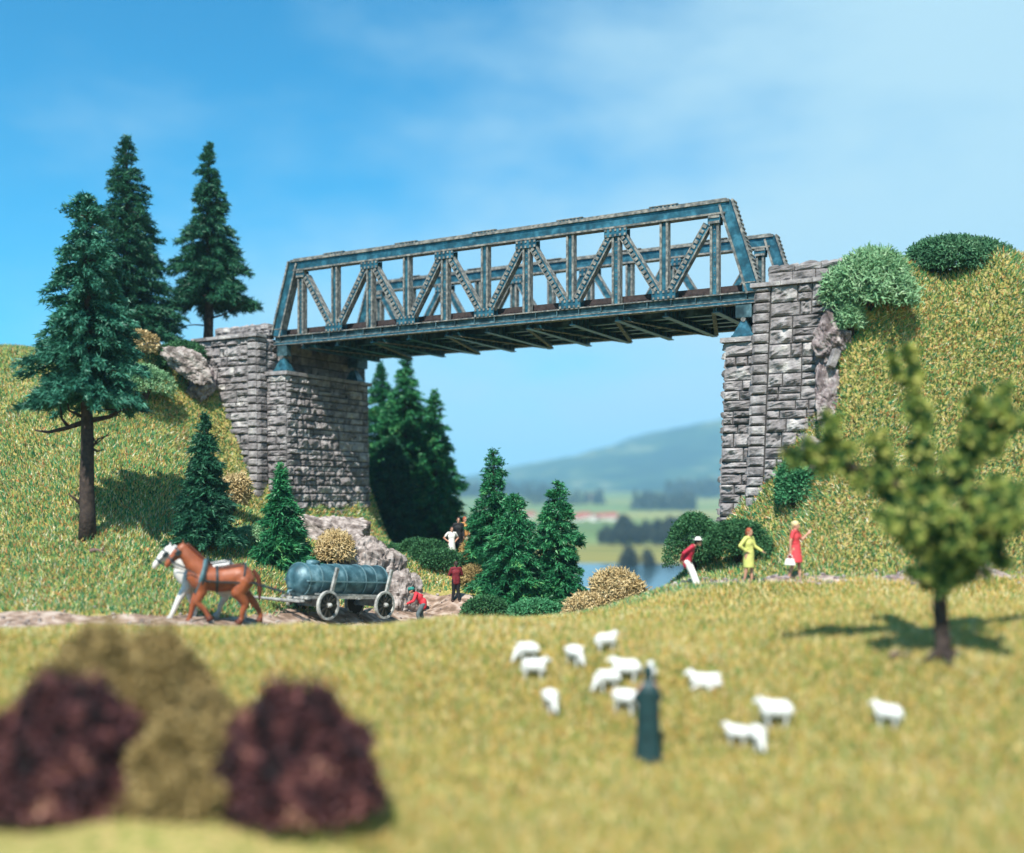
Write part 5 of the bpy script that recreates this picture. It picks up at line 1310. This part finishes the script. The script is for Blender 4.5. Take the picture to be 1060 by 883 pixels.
            m.sphere(hd + Vector((-.012, 0, .03)), (.115, .098, .13), seg=16); m.cap(hd + Vector((-.03, 0, -.05)), .085, j['neck'], .07, n); m.fused('hood', mm, root, .018, 2)
    return root

WALK = 'walkers on the path by the right abutment'
p = hit(722, 607)
def y2(J, **k): J.update(k); return J
person('man in crimson jacket, white trousers and white hat bending forward on the path', p, -.35, dict(pelvis=(-.34, 0, .80), chest=(-.24, 0, 1.14), neck=(-.12, 0, 1.34), head=(.02, 0, 1.44),
    shL=(-.15, .19, 1.30), shR=(-.15, -.19, 1.30), elL=(-.38, .27, 1.10), wrL=(-.46, .16, .88), elR=(-.40, -.27, 1.10), wrR=(-.50, -.15, .88),
    hipL=(-.33, .09, .80), hipR=(-.33, -.09, .80), knL=(-.14, .10, .45), knR=(-.18, -.10, .44), anL=(.02, .10, .085), anR=(-.06, -.10, .085)),
    [('trousers', 'white_cloth'), ('jacket', 'crimson'), ('hair', 'hair_dark'), ('brim_hat', 'white_cloth'), ('shoes', 'shoe')], WALK, .95)
p = hit(775, 604)
person('red haired woman in a lime yellow dress, one hand on her hip, by the path', p, -.75, dict(elR=(-.10, -.36, 1.18), wrR=(.03, -.20, 1.02), elL=(.06, .26, 1.16), wrL=(.26, .34, 1.02), knL=(.05, .09, .5), anL=(.06, .09, .085), knR=(-.02, -.09, .5), anR=(-.10, -.09, .085)),
    [('dress', 'lime', .50, .175), ('sleeves', 'lime'), ('belt', 'lime'), ('hair', 'hair_red'), ('shoes', 'shoe')], WALK, .99)
p = hit(823, 600)
wr = person('blond woman in a red dress raising one hand, white handbag in the other', p, -.55, dict(elL=(.12, .30, 1.18), wrL=(.26, .42, 1.36), elR=(-.06, -.26, 1.14), wrR=(-.06, -.27, .88), knL=(.09, .09, .5), anL=(.12, .09, .085), knR=(-.03, -.09, .5), anR=(-.15, -.09, .10)),
    [('dress', 'coral', .52, .225), ('belt', 'coral'), ('bun', 'hair_blond'), ('shoes', 'shoe')], WALK, 1.02)
hbm = MB(); hbm.hexa([(-.17, -.05, .0), (.17, -.05, .0), (.17, .05, .0), (-.17, .05, .0), (-.12, -.035, .20), (.12, -.035, .20), (.12, .035, .20), (-.12, .035, .20)])
hbag = hbm.build('handbag', M['white_cloth']); bvm = hbag.modifiers.new('bevel', 'BEVEL'); bvm.width = .02; bvm.segments = 2
hst = MB(); hst.tube([(-.08, 0, .19), (-.06, 0, .29), (0, 0, .33), (.06, 0, .29), (.08, 0, .19)], .012, 6); hs = hst.build('strap', M['white_cloth'], hbag, True)
Rz = Matrix.Rotation(-.55, 3, 'Z'); hbag.location = p + Rz @ Vector((-.07, -.28, .0)) * 1.02 + Vector((0, 0, .45)); hbag.rotation_euler = (0, 0, -.55)
tag(hbag, 'small white handbag held by the woman in the red dress', 'handbag')

p = on(434, 38.6)
person('man in red jacket and green cap stooping behind the tank wagon', p, 3.3, dict(pelvis=(-.16, 0, .84), chest=(.02, 0, 1.12), neck=(.17, 0, 1.26), head=(.29, 0, 1.36), shL=(.13, .19, 1.23), shR=(.13, -.19, 1.23), elL=(.24, .27, .98), wrL=(.46, .22, .88), elR=(-.12, -.32, 1.12), wrR=(.0, -.26, .88),
    hipL=(-.15, .09, .82), hipR=(-.15, -.09, .82), knL=(.06, .11, .46), anL=(0, .11, .085), knR=(-.08, -.11, .46), anR=(-.18, -.11, .085)),
    [('trousers', 'grey_cloth'), ('jacket', 'red'), ('cap_hat', 'green_cloth'), ('hair', 'hair_dark'), ('shoes', 'shoe')], None, .96)
p = on(472, 42.0)
person('person in a red top coloured darker for shade, dark trousers, standing in the gap', p, 1.9, dict(elL=(.06, .28, 1.16), wrL=(.20, .16, 1.12), elR=(.06, -.28, 1.16), wrR=(.20, -.16, 1.12), anL=(.03, .14, .085), anR=(-.03, -.14, .085)), [('trousers', 'black_cloth'), ('jacket', 'shade_red'), ('hair', 'hair_dark'), ('shoes', 'shoe')], None, .95)
GG = 'three walkers on the mound under the firs'
p = on(467.5, 46.3); person('woman in a long white dress with hands on hips, left of three under the firs', p, -1.2, dict(elL=(-.08, .37, 1.18), wrL=(.02, .19, 1.02), elR=(-.08, -.37, 1.18), wrR=(.02, -.19, 1.02)), [('dress', 'white_cloth', .16, .24), ('hair', 'hair_dark'), ('shoes', 'shoe')], GG, .90)
p = on(474.5, 46.9); person('man in a black suit in the middle of three under the firs', p, -1.4, None, [('trousers', 'black_cloth'), ('jacket', 'black_cloth'), ('hair', 'hair_dark'), ('shoes', 'shoe')], GG, 1.02)
p = on(481, 47.6); person('person in an orange shirt and beige trousers, right of three under the firs', p, -1.0, None, [('trousers', 'beige_cloth'), ('shirt', 'orange_cloth'), ('hair', 'hair_red'), ('shoes', 'shoe')], GG, 1.02)
p = hit(671, 791)
person('shepherd in a long dark green cape and hood with grey collar among the sheep', p, 1.7, dict(shL=(0, .13, 1.39), shR=(0, -.13, 1.39), elL=(.04, .22, 1.16), elR=(.04, -.22, 1.16), wrL=(.16, .14, 1.02), wrR=(.16, -.14, 1.02)), [('cape', 'teal_dark'), ('collar', 'grey_cloth'), ('hood', 'teal_dark'), ('shoes', 'shoe')], None, 1.0)

# ------------------------------------------------------------------ sheep
def sheep_mesh(kind, seed):
    g = random.Random(seed); b = MB(); z = .47 if kind != 'lying' else .21
    b.cap((.18, 0, z), .185, (-.19, 0, z), .20, 14)
    for _ in range(46):
        a, t = g.uniform(0, 6.28), g.uniform(-.34, .30); r = .16
        b.sphere((t, r * math.cos(a) * .95, z + .01 + r * math.sin(a)), g.uniform(.045, .07), seg=8)
    if kind == 'grazing':
        b.cap((.28, 0, z + .04), .10, (.42, .01, .26), .07); b.cap((.42, .01, .26), .062, (.50, .02, .12), .042); hc_ = Vector((.43, .01, .25))
    else:
        b.cap((.26, 0, z + .06), .11, (.36, 0, z + .20), .075); b.cap((.36, 0, z + .23), .066, (.49, 0, z + .16), .04); hc_ = Vector((.37, 0, z + .23))
    for s in (-1, 1): b.cap(hc_ + Vector((0, s * .05, .02)), .025, hc_ + Vector((-.02, s * .13, -.01)), .014, 8)
    b.cap((-.36, 0, z + .05), .035, (-.41, 0, z - .10), .022, 8)
    if kind == 'lying':
        for x, s in ((.22, -1), (.16, 1), (-.2, -1), (-.24, 1)): b.cap((x, s * .12, .12), .05, (x + .16, s * .17, .035), .03, 8)
    else:
        for x, s, o in ((.20, -1, .03), (.20, 1, -.04), (-.22, -1, -.05), (-.22, 1, .03)):
            b.cap((x, s * .09, z - .06), .062, (x + o * .4 + (-.02 if x < 0 else 0), s * .09, .2), .034, 8); b.cap((x + o * .4 + (-.02 if x < 0 else 0), s * .09, .2), .034, (x + o, s * .09, .03), .028, 8)
    o = b.fused('sheep', M['wool'], None, .017, 2); me = o.data; bpy.data.objects.remove(o); return me
SM = {k: sheep_mesh(k, i) for i, k in enumerate(('standing', 'grazing', 'lying'))}
SH = [(545, 687, 205, 'grazing', .85, 'sheep grazing at the far left of the flock, behind another one'),
      (553, 705, -12, 'standing', .85, 'sheep facing right, just in front of the leftmost grazing one'),
      (595, 690, -60, 'grazing', .82, 'sheep grazing alone between the left pair and the middle group'),
      (627, 676, 25, 'standing', .80, 'farthest sheep, highest on the meadow at the back of the flock'),
      (648, 708, 170, 'standing', .92, 'sheep facing left, beside the hood of the shepherd'),
      (628, 717, 205, 'grazing', .85, 'sheep nose down in front of the left facing one near the shepherd'),
      (570, 738, -75, 'grazing', .84, 'sheep grazing towards the camera at the left, nearest on that side'),
      (648, 740, -40, 'grazing', .90, 'sheep grazing close at the left flank of the shepherd'),
      (673, 711, 80, 'standing', .80, 'sheep mostly hidden behind the head of the shepherd'),
      (730, 714, 168, 'lying', 1.0, 'sheep lying down alone to the right of the shepherd'),
      (803, 755, 172, 'standing', .96, 'sheep standing in full profile facing left, right part of the flock'),
      (763, 773, 150, 'standing', .72, 'smaller left sheep of the pair in the near right foreground'),
      (784, 778, -85, 'grazing', .82, 'right sheep of the near pair, nose down towards the camera'),
      (919, 755, 140, 'standing', .82, 'sheep standing apart at the far right of the flock')]
for u, v, hd_, kd, sc_, lab in SH:
    p = hit(u, v); o = link('sheep', SM[kd]); o.location = p + Vector((0, 0, -.005)); o.rotation_euler = (0, 0, math.radians(hd_)); o.scale = (sc_ * .80,) * 3
    tag(o, lab, 'sheep', 'flock of white sheep on the meadow')
